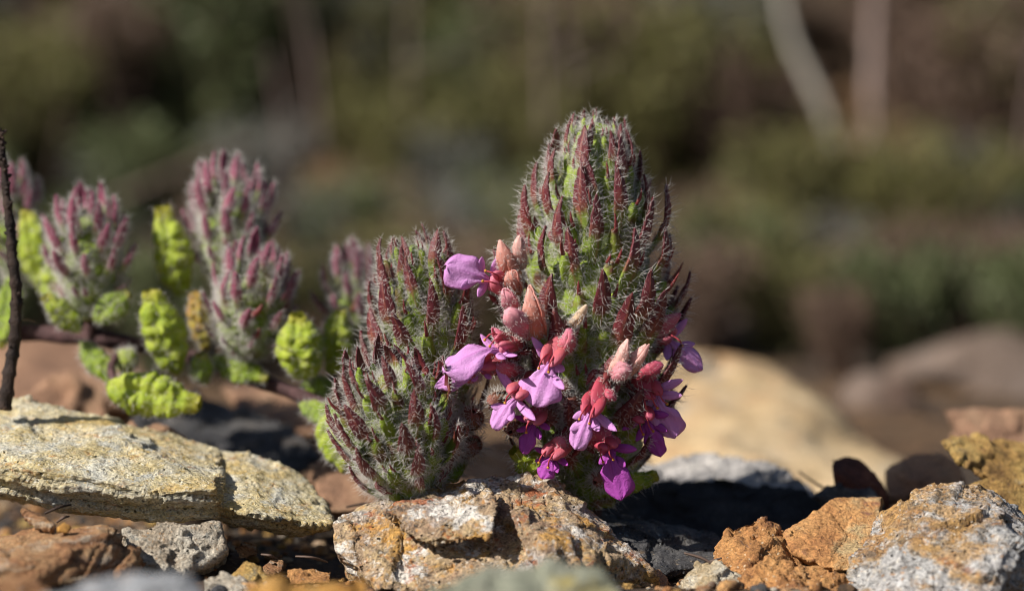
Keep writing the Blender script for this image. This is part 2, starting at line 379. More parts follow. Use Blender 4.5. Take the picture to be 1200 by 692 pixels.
def spline(pts, n):
    pts = np.array([tuple(p) for p in pts], float); m = len(pts)
    if m == 2: return np.array([pts[0] * (1 - t) + pts[1] * t for t in np.linspace(0, 1, n)])
    out = []
    for t in np.linspace(0, m - 1 - 1e-9, n):
        i = int(t); f = t - i
        p0, p1, p2, p3 = pts[max(i - 1, 0)], pts[i], pts[min(i + 1, m - 1)], pts[min(i + 2, m - 1)]
        out.append(.5 * (2 * p1 + (p2 - p0) * f + (2 * p0 - 5 * p1 + 4 * p2 - p3) * f * f + (3 * p1 - p0 - 3 * p2 + p3) * f ** 3))
    return np.array(out)
def sweep(mb, pts, rad, nu=12, n=20, mat=0, flat=1.0, jig=None, caps=True):
    """tube along a spline; rad is a list of radii spread over it. Returns verts, faces"""
    c = spline(pts, n); r = np.interp(np.linspace(0, 1, n), np.linspace(0, 1, len(rad)), rad)
    t = np.gradient(c, axis=0); t = t / np.linalg.norm(t, axis=1, keepdims=True)
    ref = np.array((0, -1., 0.)) if abs(t[0][1]) < .8 else np.array((0, 0, 1.))
    V = []; 
    for j in range(n):
        a = np.cross(t[j], ref); a = a / np.linalg.norm(a); ref = np.cross(a, t[j]); b = -ref
        for i in range(nu):
            th = 2 * pi * i / nu; k = r[j] * (1 + (jig(j / (n - 1), th) if jig else 0))
            V.append(c[j] + a * cos(th) * k + b * sin(th) * k * flat)
    V = np.array(V); F = grid_faces(nu, n, True)
    uv = np.array([(i / nu, j / (n - 1)) for j in range(n) for i in range(nu)])
    k = len(V)
    faces = list(F)
    VV = V
    if caps:
        VV = np.concatenate([V, [c[0]], [c[-1]]]); uv = np.concatenate([uv, [(0, 0)], [(0, 1)]])
        for i in range(nu):
            faces.append(((i + 1) % nu, i, k)); faces.append(((n - 1) * nu + i, (n - 1) * nu + (i + 1) % nu, k + 1))
    mb.add(VV, faces, mat, uv)
    return V, F

# ------------------------------------------------------------------ rocks
def hull_bm(groups):
    bm = bmesh.new()
    for pts in groups:
        b2 = bmesh.new()
        for p in pts: b2.verts.new(p)
        r = bmesh.ops.convex_hull(b2, input=b2.verts)
        inner = [g for g in r['geom_interior'] if isinstance(g, bmesh.types.BMVert)]
        bmesh.ops.delete(b2, geom=inner, context='VERTS')
        bmesh.ops.recalc_face_normals(b2, faces=b2.faces)
        me = bpy.data.meshes.new('tmp'); b2.to_mesh(me); b2.free(); bm.from_mesh(me); bpy.data.meshes.remove(me)
    return bm

def rock(name, label, mat, groups, voxel=.035, seed=1, big=.10, chips=((1.1, .10), (2.6, .05)), fine=.02, strata=None, smooth=2, cat='rock', group=None, world=False):
    sh = .4 if max(p[2] for g in groups for p in g) < 1.7 and min(p[2] for g in groups for p in g) > -4.5 else 0     # the front row sits close behind the focus
    G = [[Vector(p) if world else P(p[0], p[1], p[2] + sh) for p in g] for g in groups]
    allp = [p for g in G for p in g]
    org = Vector((sum(p.x for p in allp) / len(allp), sum(p.y for p in allp) / len(allp), min(p.z for p in allp)))
    G = [[p - org for p in g] for g in G]
    bm = hull_bm(G); me = bpy.data.meshes.new(name); bm.to_mesh(me); bm.free()
    o = bpy.data.objects.new(name, me); C.objects.link(o)
    md = o.modifiers.new('r', 'REMESH'); md.mode = 'VOXEL'; md.voxel_size = voxel
    if smooth:
        ms = o.modifiers.new('s', 'SMOOTH'); ms.factor = .5; ms.iterations = smooth
    dg = bpy.context.evaluated_depsgraph_get()
    me2 = bpy.data.meshes.new_from_object(o.evaluated_get(dg)); o.modifiers.clear(); o.data = me2; bpy.data.meshes.remove(me); me2.name = name
    n = len(me2.vertices); V = np.zeros(n * 3); me2.vertices.foreach_get('co', V); V = V.reshape(-1, 3)
    Nn = np.zeros(n * 3); me2.vertices.foreach_get('normal', Nn); Nn = Nn.reshape(-1, 3)
    off = seed * 7.77
    W = V + .25 * np.stack([fbm(V * 1.3 + off + 9 * k, 3, seed + 20 * k) for k in range(3)], 1)
    d = big * fbm(V * .8 + off, 3, seed)
    for (f, a) in chips: d = d + a * facet(W * f + off, seed + int(f * 10))
    d = d + fine * fbm(V * 9 + off, 4, seed + 3, .6)
    if strata:
        direc, period, amp = strata; dv = np.array(Vector(direc).normalized())
        h = (W @ dv) / period + .6 * fbm(V * .9 + off, 3, seed + 4)
        k = h - np.floor(h); hs = _hash(np.floor(h).astype(np.int64), np.zeros(n, np.int64), np.zeros(n, np.int64), seed)
        side = 1 - np.abs(Nn @ dv) ** 2
        d = d + amp * side * ((hs - .5) * 1.6 + .4 * np.minimum(k * 5, 1))
    V = V + Nn * d[:, None]
    me2.vertices.foreach_set('co', V.ravel())
    me2.polygons.foreach_set('use_smooth', np.ones(len(me2.polygons), bool))
    me2.materials.clear(); me2.materials.append(M[mat]); me2.update()
    o.location = org
    return tag(o, label, cat, group)

def under(pts, drop=0.0, back=0.0):      # push points down to the ground, keeping depth
    return [(p[0], p[1] + drop, p[2] + back) for p in pts]

rock('rock', 'long yellow-grey schist slab lying at the left edge under the creeping leaves', 'slab', [
    [(-60, 500, 1.2), (35, 470, 1.0), (100, 484, 1.0), (170, 512, .9), (255, 530, .7), (-60, 545, -1.2), (5, 548, -1.4), (90, 556, -1.5), (180, 580, -1.6), (255, 574, -1.5),
     (0, 575, -1.3), (85, 600, -.9), (150, 612, -1.2), (255, 606, -1.1), (-60, 580, .6), (100, 590, 1.0), (250, 580, .8)],
    [(200, 524, .9), (300, 533, .7), (345, 550, .6), (362, 562, .4), (240, 590, -1.3), (300, 602, -1.5), (386, 617, -1.0), (385, 605, -.5), (300, 612, -1.0), (345, 630, -.7), (265, 615, -.6), (345, 600, .5), (230, 575, .9)]],
    voxel=.022, seed=3, big=.06, chips=((.8, .06), (2.0, .025), (5, .012)), fine=.03, strata=((.12, -.28, 1), .13, .07))
rock('rock', 'mottled white and brown quartz rock at bottom centre below the flowering spike', 'quartz', [
    [(395, 612, -1.3), (420, 592, -1.0), (520, 572, -.9), (560, 558, -.8), (640, 556, -.8), (660, 575, -.7), (690, 600, -.7), (392, 640, -1.6), (440, 690, -2.2), (560, 690, -2.5), (690, 660, -2.2), (740, 660, -1.6), (410, 690, -1.0), (740, 690, -1.0)],
    [(600, 600, -1.8), (660, 585, -.9), (720, 630, -1.3), (765, 670, -1.5), (775, 700, -1.4), (640, 690, -2.4), (700, 700, -2.0), (640, 640, -2.3)],
    [(480, 584, -1.0), (560, 562, -1.0), (585, 590, -1.8), (575, 630, -2.3), (500, 640, -2.2), (450, 600, -1.6)]],
    voxel=.022, seed=108, big=.10, chips=((.75, .09), (2.2, .06), (5.5, .022)), fine=.035)
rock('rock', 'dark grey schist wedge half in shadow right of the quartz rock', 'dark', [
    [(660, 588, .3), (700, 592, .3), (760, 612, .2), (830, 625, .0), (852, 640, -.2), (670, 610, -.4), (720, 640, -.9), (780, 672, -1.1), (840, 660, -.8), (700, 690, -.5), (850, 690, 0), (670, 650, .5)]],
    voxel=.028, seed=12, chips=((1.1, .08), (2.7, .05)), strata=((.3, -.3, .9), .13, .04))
rock('rock', 'crumbly rust-orange clod left of the tilted orange slab', 'rust', [
    [(835, 640, -1.2), (860, 615, -1.0), (885, 606, -.9), (905, 615, -.8), (930, 640, -1.0), (960, 670, -1.2), (840, 690, -1.5), (880, 695, -2.0), (960, 695, -1.8), (860, 680, -.3), (940, 660, -.2)]],
    voxel=.024, seed=15, big=.1, chips=((1.6, .10), (3.6, .06), (7, .025)), fine=.04)
rock('rock', 'flat tilted orange slab with purple stains in the right foreground', 'rust_slab', [
    [(918, 625, -1.0), (975, 583, -.4), (1035, 580, -.3), (1030, 620, -.8), (1005, 668, -1.5), (965, 665, -1.5), (930, 645, -1.3), (930, 625, -.5), (990, 590, .1), (1035, 590, .1), (1010, 675, -.9), (950, 670, -.9)]],
    voxel=.024, seed=18, big=.05, chips=((1.0, .04), (2.5, .03)), fine=.02)
rock('rock', 'large grey and rust speckled schist rock in the bottom right corner', 'greyrust', [
    [(1075, 576, -1.2), (1110, 570, -1.1), (1165, 568, -1.0), (1190, 585, -1.0), (1260, 640, -1.2), (1260, 700, -2.0), (1020, 660, -2.0), (1085, 640, -2.3), (1180, 640, -2.6), (1150, 720, -3.2), (1000, 720, -2.4), (1030, 700, -.5), (1240, 700, 0)],
    [(1008, 640, -1.6), (1025, 606, -1.3), (1060, 592, -1.3), (1095, 600, -1.6), (1110, 660, -2.6), (1090, 720, -3.0), (990, 720, -2.4), (1000, 690, -2.0), (1060, 700, -.8)]],
    voxel=.026, seed=21, big=.10, chips=((1.0, .10), (2.4, .06), (5, .025)), fine=.035)
rock('rock', 'ochre slab with a pointed left tip at the right edge', 'ochre', [
    [(1097, 515, .9), (1112, 508, 1.1), (1180, 516, 1.3), (1260, 530, 1.4), (1105, 525, .5), (1150, 562, .3), (1200, 588, .2), (1260, 620, .2), (1260, 600, 1.6), (1160, 555, 1.4)]],
    voxel=.03, seed=23, big=.06, chips=((1.2, .08), (3, .05)), fine=.03)
rock('rock', 'blurred ochre stone under the pointed slab at the right edge', 'ochre', [
    [(1120, 568, .2), (1165, 560, .2), (1240, 575, .3), (1250, 640, .6), (1130, 620, .8), (1150, 600, -.3), (1220, 620, -.3)]], voxel=.05, seed=24)
rock('rock', 'blurred orange-brown slab with a sharp left corner behind the ochre slab', 'pinkbrown', [
    [(1102, 478, 4.0), (1150, 474, 4.4), (1270, 482, 4.6), (1270, 540, 3.6), (1120, 515, 3.6), (1130, 540, 4.5), (1260, 550, 5)]], voxel=.05, seed=25)
rock('rock', 'dark red-brown block standing upright beyond the orange slab', 'redbrown', [
    [(972, 536, 1.7), (995, 530, 1.8), (1010, 535, 1.8), (1042, 575, 1.6), (1035, 600, 1.4), (985, 590, 1.4), (978, 555, 1.4), (1000, 600, 2.3), (1040, 600, 2.2)]],
    voxel=.04, seed=27, big=.05, chips=((1.2, .05),))
rock('rock', 'blurred greyish brown stone behind the large speckled rock', 'pinkbrown', [
    [(1035, 545, 2.6), (1070, 528, 2.8), (1105, 525, 2.8), (1130, 545, 2.6), (1140, 590, 2.2), (1040, 590, 2.0), (1060, 600, 3.4), (1130, 600, 3.4)]], voxel=.05, seed=28)
rock('rock', 'small dark blue-grey stone at the foot of the red-brown block', 'dark', [
    [(955, 585, .9), (985, 568, 1.0), (1020, 572, 1.1), (1045, 590, .8), (1030, 625, .5), (960, 625, .6), (1000, 630, 1.5)]], voxel=.04, seed=29)
rock('rock', 'grey schist rock with a pale sunlit crest behind the shadow right of the flowers', 'greylight', [
    [(735, 555, 3.4), (800, 535, 3.2), (848, 524, 3.2), (900, 540, 3.2), (955, 575, 3.0), (985, 600, 2.6), (720, 600, 2.2), (840, 610, 1.9), (960, 615, 2.2), (740, 620, 4.5), (960, 620, 4.5), (850, 540, 4.2), (830, 565, 2.3)]],
    voxel=.035, seed=31, big=.12, chips=((1.0, .14), (2.2, .07)), fine=.03)
rock('rock', 'stone added and coloured black as the shadow below the pale crest', 'black', [
    [(690, 585, 2.0), (740, 562, 2.1), (830, 556, 2.1), (900, 566, 2.0), (975, 592, 1.6), (955, 640, .9), (760, 650, .9), (700, 640, 1.2), (900, 650, 2.4), (720, 650, 2.4)]], voxel=.04, seed=32)  # dark rock added so the shaded front below the crest turns black
rock('rock', 'low crumbly rust clod spread along the bottom edge right of the white pebble', 'rust', [
    [(862, 676, -2.0), (900, 660, -1.8), (960, 664, -1.8), (1000, 676, -1.9), (1020, 705, -2.3), (870, 710, -2.4), (930, 715, -2.9), (990, 700, -1.2), (880, 700, -1.2)]],
    voxel=.022, seed=45, big=.06, chips=((2, .07), (4.5, .05), (8, .025)), fine=.05)
rock('rock', 'white crumbly pebble at the bottom right of centre', 'whitepeb', [
    [(803, 680, -1.9), (815, 658, -1.8), (845, 654, -1.8), (868, 675, -1.9), (872, 705, -2.1), (800, 710, -2.2), (835, 690, -2.3), (820, 700, -1.4), (860, 700, -1.4)]],
    voxel=.02, seed=33, big=.05, chips=((2, .08), (5, .04)), fine=.04)
rock('rock', 'smooth tan boulder blurred behind the flowering spike', 'tan', [
    [(640, 560, 10), (660, 455, 12.5), (700, 418, 13), (760, 410, 13), (850, 408, 13), (920, 430, 12.5), (980, 475, 11.5), (1040, 530, 10), (1075, 555, 9), (640, 600, 8), (700, 600, 6.5), (900, 600, 6.5), (1040, 590, 7), (660, 600, 16), (1000, 580, 17), (760, 430, 17), (700, 480, 9.5), (860, 480, 9.5), (950, 530, 8.5)]],
    voxel=.12, seed=35, big=.3, chips=((.3, .10),), fine=.02, smooth=14)
rock('rock', 'orange-brown stone blurred in the gap between the two spikes', 'pinkbrown', [
    [(470, 545, 4.6), (520, 520, 5.0), (580, 512, 5.0), (640, 530, 4.8), (660, 590, 4.0), (460, 600, 4.0), (560, 610, 3.6), (560, 600, 6.5)]], voxel=.06, seed=67)
rock('rock', 'white-grey speckled stone wedged under the long slab', 'whitegrey', [
    [(142, 618, -1.7), (200, 614, -1.6), (258, 613, -1.5), (264, 645, -1.7), (240, 662, -1.9), (200, 672, -2.1), (165, 660, -2.1), (150, 640, -2.0), (160, 670, -.9), (255, 660, -.9)]],
    voxel=.022, seed=37, big=.05, chips=((1.6, .06), (3.5, .05), (7, .02)), fine=.03)
rock('rock', 'brown layered slab with a pale edge at the lower left corner', 'brown', [
    [(-60, 650, -2.5), (-20, 634, -2.1), (60, 620, -2.0), (130, 622, -2.0), (168, 655, -2.2), (150, 668, -2.6), (75, 684, -3.3), (-60, 690, -3.5), (0, 650, -3.1), (30, 656, -3.3), (115, 636, -2.7), (160, 676, -1.7), (-40, 690, -1.5)]],
    voxel=.026, seed=39, big=.06, chips=((1.1, .07), (2.6, .04)), strata=((-.2, -.3, .9), .11, .08))
rock('rock', 'blurred orange-grey stone cut by the lower left corner', 'brown', [
    [(-60, 672, -5.2), (20, 666, -5.0), (60, 680, -5.1), (80, 712, -5.4), (-60, 720, -5.6), (20, 720, -4.4)]], voxel=.05, seed=40, chips=((1.0, .13), (2.4, .07)), fine=.04)
rock('rock', 'very blurred blue-grey stone at the bottom left edge', 'greyblue', [
    [(50, 690, -7.6), (100, 677, -7.4), (180, 672, -7.2), (225, 674, -7.2), (245, 695, -7.4), (240, 730, -7.8), (40, 730, -8), (140, 735, -6.6)]], voxel=.05, seed=41, chips=((1.0, .13), (2.4, .07)), fine=.04)
rock('rock', 'very blurred orange stone at the bottom edge left of centre', 'orange', [
    [(285, 690, -5.8), (330, 680, -5.6), (390, 672, -5.5), (430, 676, -5.5), (445, 705, -5.8), (280, 720, -6.0), (360, 725, -5.0)]], voxel=.05, seed=42, chips=((1.0, .13), (2.4, .07)), fine=.04)
rock('rock', 'very blurred green-grey slab at the bottom edge right of centre', 'greengrey', [
    [(512, 676, -6.2), (580, 664, -6.0), (660, 660, -6.0), (712, 666, -6.0), (740, 690, -6.3), (745, 725, -6.6), (505, 725, -6.6), (620, 730, -5.4)]], voxel=.05, seed=43, chips=((1.0, .13), (2.4, .07)), fine=.04)
for k, (lab, mat, pts) in enumerate([
    ('small ochre chip standing between the slab and the quartz rock', 'ochre', [(268, 672, -2.1), (285, 654, -2.0), (308, 668, -2.0), (322, 682, -2.2), (290, 695, -2.5), (265, 695, -2.3), (300, 690, -1.7)]),
    ('grey flat chip below the white-grey speckled stone', 'whitegrey', [(236, 678, -2.6), (258, 667, -2.5), (290, 678, -2.5), (300, 698, -2.8), (235, 700, -2.9), (265, 700, -2.2)]),
    ('tiny pale orange stone lying in the dark gap', 'brown', [(306, 664, -1.4), (318, 653, -1.3), (335, 656, -1.3), (332, 668, -1.4), (312, 676, -1.5), (322, 676, -1.1)]),
    ('thin rusty splinter beside the quartz rock', 'rust', [(336, 668, -1.9), (365, 664, -1.8), (392, 668, -1.8), (388, 682, -2.0), (340, 684, -2.1), (365, 686, -1.6)]),
    ('orange pea-sized nub on the brown slab edge', 'orange', [(66, 619, -2.5), (74, 610, -2.4), (84, 616, -2.4), (82, 624, -2.5), (68, 625, -2.5), (75, 624, -2.2)]),
    ('pale rust stone at the corner of the quartz rock', 'pinkbrown', [(752, 668, -1.3), (772, 664, -1.2), (786, 678, -1.3), (782, 705, -1.6), (748, 705, -1.6), (768, 700, -.9)]),
    ('rusty stone at the bottom edge below the tilted slab', 'rust', [(1000, 672, -1.7), (1025, 664, -1.6), (1045, 690, -1.8), (1010, 705, -2.1), (985, 700, -1.9), (1010, 700, -1.3)]),
    ('brown pebble in the dark gap under the slab tip', 'brown', [(272, 640, -.9), (286, 628, -.8), (302, 634, -.8), (306, 650, -.9), (280, 656, -1.0), (290, 655, -.6)])]):
    rock('stone', lab, mat, [pts], voxel=.02, seed=50 + k, big=.03, chips=((2.2, .05), (5, .025)), fine=.02, cat='stone')
# behind, left
rock('rock', 'blurred pinkish brown rock with a dark hollow behind the left slab', 'pinkbrown', [
    [(20, 462, 4.5), (60, 440, 4.8), (95, 445, 4.8), (90, 490, 4.4), (20, 500, 4.2), (50, 490, 6)], [(60, 436, 5.0), (100, 440, 5.0), (132, 462, 4.8), (120, 500, 4.5), (95, 480, 4.6), (100, 500, 6), (70, 450, 6)]],
    voxel=.06, seed=61)
rock('rock', 'long blurred reddish slab slanting behind the left slab', 'pinkbrown', [
    [(255, 450, 6.0), (300, 440, 6.4), (380, 472, 6.0), (440, 500, 5.6), (450, 530, 5.2), (360, 510, 5.2), (280, 480, 5.4), (300, 520, 7), (440, 540, 7)]], voxel=.06, seed=62, chips=((1, .05),))
rock('rock', 'blurred reddish stone low between left slab and budding spikes', 'pinkbrown', [
    [(360, 545, 2.8), (390, 532, 3.0), (440, 565, 2.6), (470, 595, 2.2), (380, 600, 2.0), (440, 610, 3.4), (365, 600, 3.6)]], voxel=.05, seed=63, chips=((1, .05),))
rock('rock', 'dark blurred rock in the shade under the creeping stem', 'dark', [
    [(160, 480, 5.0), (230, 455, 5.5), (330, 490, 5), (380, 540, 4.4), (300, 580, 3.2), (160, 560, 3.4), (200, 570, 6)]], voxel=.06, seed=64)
rock('rock', 'brown blurred stone peeping over the slab below the leaves', 'pinkbrown', [
    [(150, 505, 2.0), (185, 498, 2.1), (215, 512, 2.0), (220, 540, 1.8), (150, 540, 1.8), (185, 540, 2.6)]], voxel=.05, seed=65)
rock('rock', 'greyish purple boulder far behind on the left', 'pinkbrown', [
    [(-60, 395, 12), (60, 385, 13), (160, 420, 12), (200, 470, 10), (-60, 500, 9), (150, 500, 14)]], voxel=.12, seed=66)
# behind, right: blurred boulders
for k, (lab, px0, px1, py0, py1, Y) in enumerate([
    ('grey-brown boulder blurred at the far right', 1035, 1290, 392, 520, 22), ('brown boulder blurred left of the far right boulder', 985, 1110, 440, 520, 19),
    ('low brown stone blurred behind the tan boulder', 800, 930, 362, 430, 27), ('pale stone blurred at the left end of the tan boulder top', 780, 830, 385, 440, 20),
    ('pinkish boulder blurred on the bank above the tan boulder', 905, 985, 225, 330, 33.5), ('grey boulder blurred on the bank at far right', 1080, 1260, 330, 400, 31)]):
    cx = (px0 + px1) / 2; rr = random.Random(k + 5); pts = []
    for _ in range(26):
        a, b = rr.uniform(0, 2 * pi), rr.uniform(-1, 1); q = sqrt(1 - b * b)
        pts.append((cx + (px1 - px0) / 2 * q * cos(a), (py0 + py1) / 2 - (py1 - py0) / 2 * b, Y + (px1 - px0) / 160 * (40 + Y) / 40 * q * sin(a)))
    rock('boulder', lab, 'farrock', [pts], voxel=.2, seed=70 + k, big=.5, chips=((.5, .4),), fine=.02)

# ------------------------------------------------------------------ ground
def gheight(x, y):
    p = np.stack([x, y, np.zeros_like(x)], 1)
    near = np.exp(-(np.maximum(np.abs(y) - 16, 0) / 25) ** 2)
    base = np.interp(y, [-60, -9, -6.5, -4, -1, 3, 8, 20, 32, 38, 60, 130, 400], [-.9, -.75, -.55, -.62, -.66, -.85, -1.15, -1.4, -1.3, 1.2, 15, 45, 60])
    z = base + .22 * fbm(p * .22, 3, 91) * near + .07 * fbm(p * 1.4, 4, 92) * near + .02 * fbm(p * 5, 3, 94) * near
    z = z + np.clip((y - 32) / 20, 0, 1) * 2.2 * fbm(p * .09, 3, 93)
    z = z - .45 * np.exp(-((x + 2.7) / .55) ** 2 - ((y + .5) / .7) ** 2) - .3 * np.exp(-((x + 5.8) / .6) ** 2 - ((y + .7) / .6) ** 2)
    return z
xs = np.concatenate([-np.geomspace(12, 9000, 30)[::-1], np.linspace(-11.9, 11.9, 240), np.geomspace(12, 9000, 30)])
ys = np.concatenate([-np.geomspace(14, 9000, 22)[::-1], np.linspace(-13.9, 29, 300), np.geomspace(29.3, 12000, 60)])
X, Yg = np.meshgrid(xs, ys); gz = gheight(X.ravel(), Yg.ravel())
g = MB(); g.add(np.stack([X.ravel(), Yg.ravel(), gz], 1), grid_faces(len(xs), len(ys)))
go = g.obj('ground', [M['soil']]); go['kind'] = 'structure'
def ground_z(x, y): return float(gheight(np.array([x]), np.array([y]))[0])

# gravel lying on the soil: nobody could count it
rg = random.Random(5); protos = []
for k in range(10):
    bm = bmesh.new(); bmesh.ops.create_icosphere(bm, subdivisions=2, radius=1)
    V = np.array([v.co[:] for v in bm.verts]); F = [tuple(v.index for v in f.verts) for f in bm.faces]; bm.free()
    sc_ = np.array((1, rg.uniform(.6, .9), rg.uniform(.35, .7)))
    V = V * (1 + .35 * facet(V * 1.1 + k * 5, k)[:, None] + .1 * vnoise(V * 3, k)[:, None]) * sc_; protos.append((V, F))
gm = MB(); gmats = [M['rust'], M['brown'], M['whitegrey'], M['ochre'], M['dark'], M['soil']]
for _ in range(2600):
    y = rg.uniform(-7, 9); x = rg.uniform(-7, 7)
    s = rg.choice((.03, .04, .05, .06, .08, .11)) * rg.uniform(.7, 1.3)
    V, F = protos[rg.randrange(10)]; R = np.array(Matrix.Rotation(rg.uniform(0, 6.28), 3, 'Z') @ Matrix.Rotation(rg.uniform(-.4, .4), 3, 'X'))
    gm.add(V @ R.T * s + np.array((x, y, ground_z(x, y) + s * .25)), F, rg.choice((0, 0, 1, 1, 2, 3, 4, 5)))
tag(gm.obj('gravel', gmats), 'loose rusty grit and gravel on the soil between the rocks', 'gravel', kind='stuff')

# ------------------------------------------------------------------ bracts and spikes
def bract_mesh(name, L, W, seed, mat, n_hair=110, hl=.10, plump=.0, blunt=0.0, curl=.10, hr=.0042):
    rng = np.random.default_rng(seed); nu, nv = 9, 16; V = []; uv = []
    bend = rng.normal() * .05; tw = rng.normal() * .18
    for j in range(nv):
        v = j / (nv - 1)
        w = W * ((.52 + .48 * sin(pi * min(1, v / .8) * .6)) * (1 - v ** (2.3 + 5 * blunt)) ** .85 + .015)
        for i in range(nu):
            u = i / (nu - 1) * 2 - 1
            fold = -(abs(u) ** 1.8) * w * (.28 + plump)            # edges turn in toward the axis
            keel = .16 * w * (1 - abs(u)) ** 3
            x = L * (curl * sin(pi * v * .9) - .10 * v * v) + fold + keel
            y = u * w * (1 - .25 * plump) + L * bend * v * v + .02 * W * sin(9 * v + seed)
            a = tw * v
            V.append((x * cos(a) - y * sin(a), x * sin(a) + y * cos(a), L * v)); uv.append((i / (nu - 1), v))
    V = np.array(V); V = V + .012 * np.stack([vnoise(V * 14 + seed, seed + k) for k in range(3)], 1); mb = MB()
    F, Nn = sheet(mb, V, nu, nv, (.02 + .07 * W) * (1 + plump), 0, np.array(uv))
    p, nn = sample(V, F, n_hair, rng)
    nn = np.where((nn[:, 0:1] < 0), -nn, nn)
    d = nn + rng.normal(size=nn.shape) * .35 + np.array((0, 0, .35)) + np.stack([p[:, 0] * 0, p[:, 1] / W * .7, p[:, 0] * 0], 1)
    hairs(mb, p, d, hl * rng.uniform(.35, 1.35, n_hair), hr, 1, rng, .5)
    m = n_hair // 3                                                # margin hairs
    jj = rng.integers(1, nv, m); ii = np.where(rng.random(m) < .5, 0, nu - 1)
    p = V[jj * nu + ii]; d = np.stack([rng.normal(size=m) * .3, np.where(ii == 0, -1, 1) * 1.0, rng.uniform(0, 1, m)], 1)
    hairs(mb, p, d, hl * rng.uniform(.4, 1.35, m), hr, 1, rng, .5)
    return mb.mesh(name, [mat, M['hair']])

BR = [bract_mesh('bract', .80, .118 + .014 * (k % 3), 100 + k, M['bract'], 120, hl=.13, hr=.0024, curl=.05 + .035 * (k % 4)) for k in range(8)]
BRP = [bract_mesh('bract', .58, .078 + .010 * (k % 3), 200 + k, M['bract_pink'], 130, hl=.12, plump=.3, blunt=.3, hr=.0026) for k in range(6)]

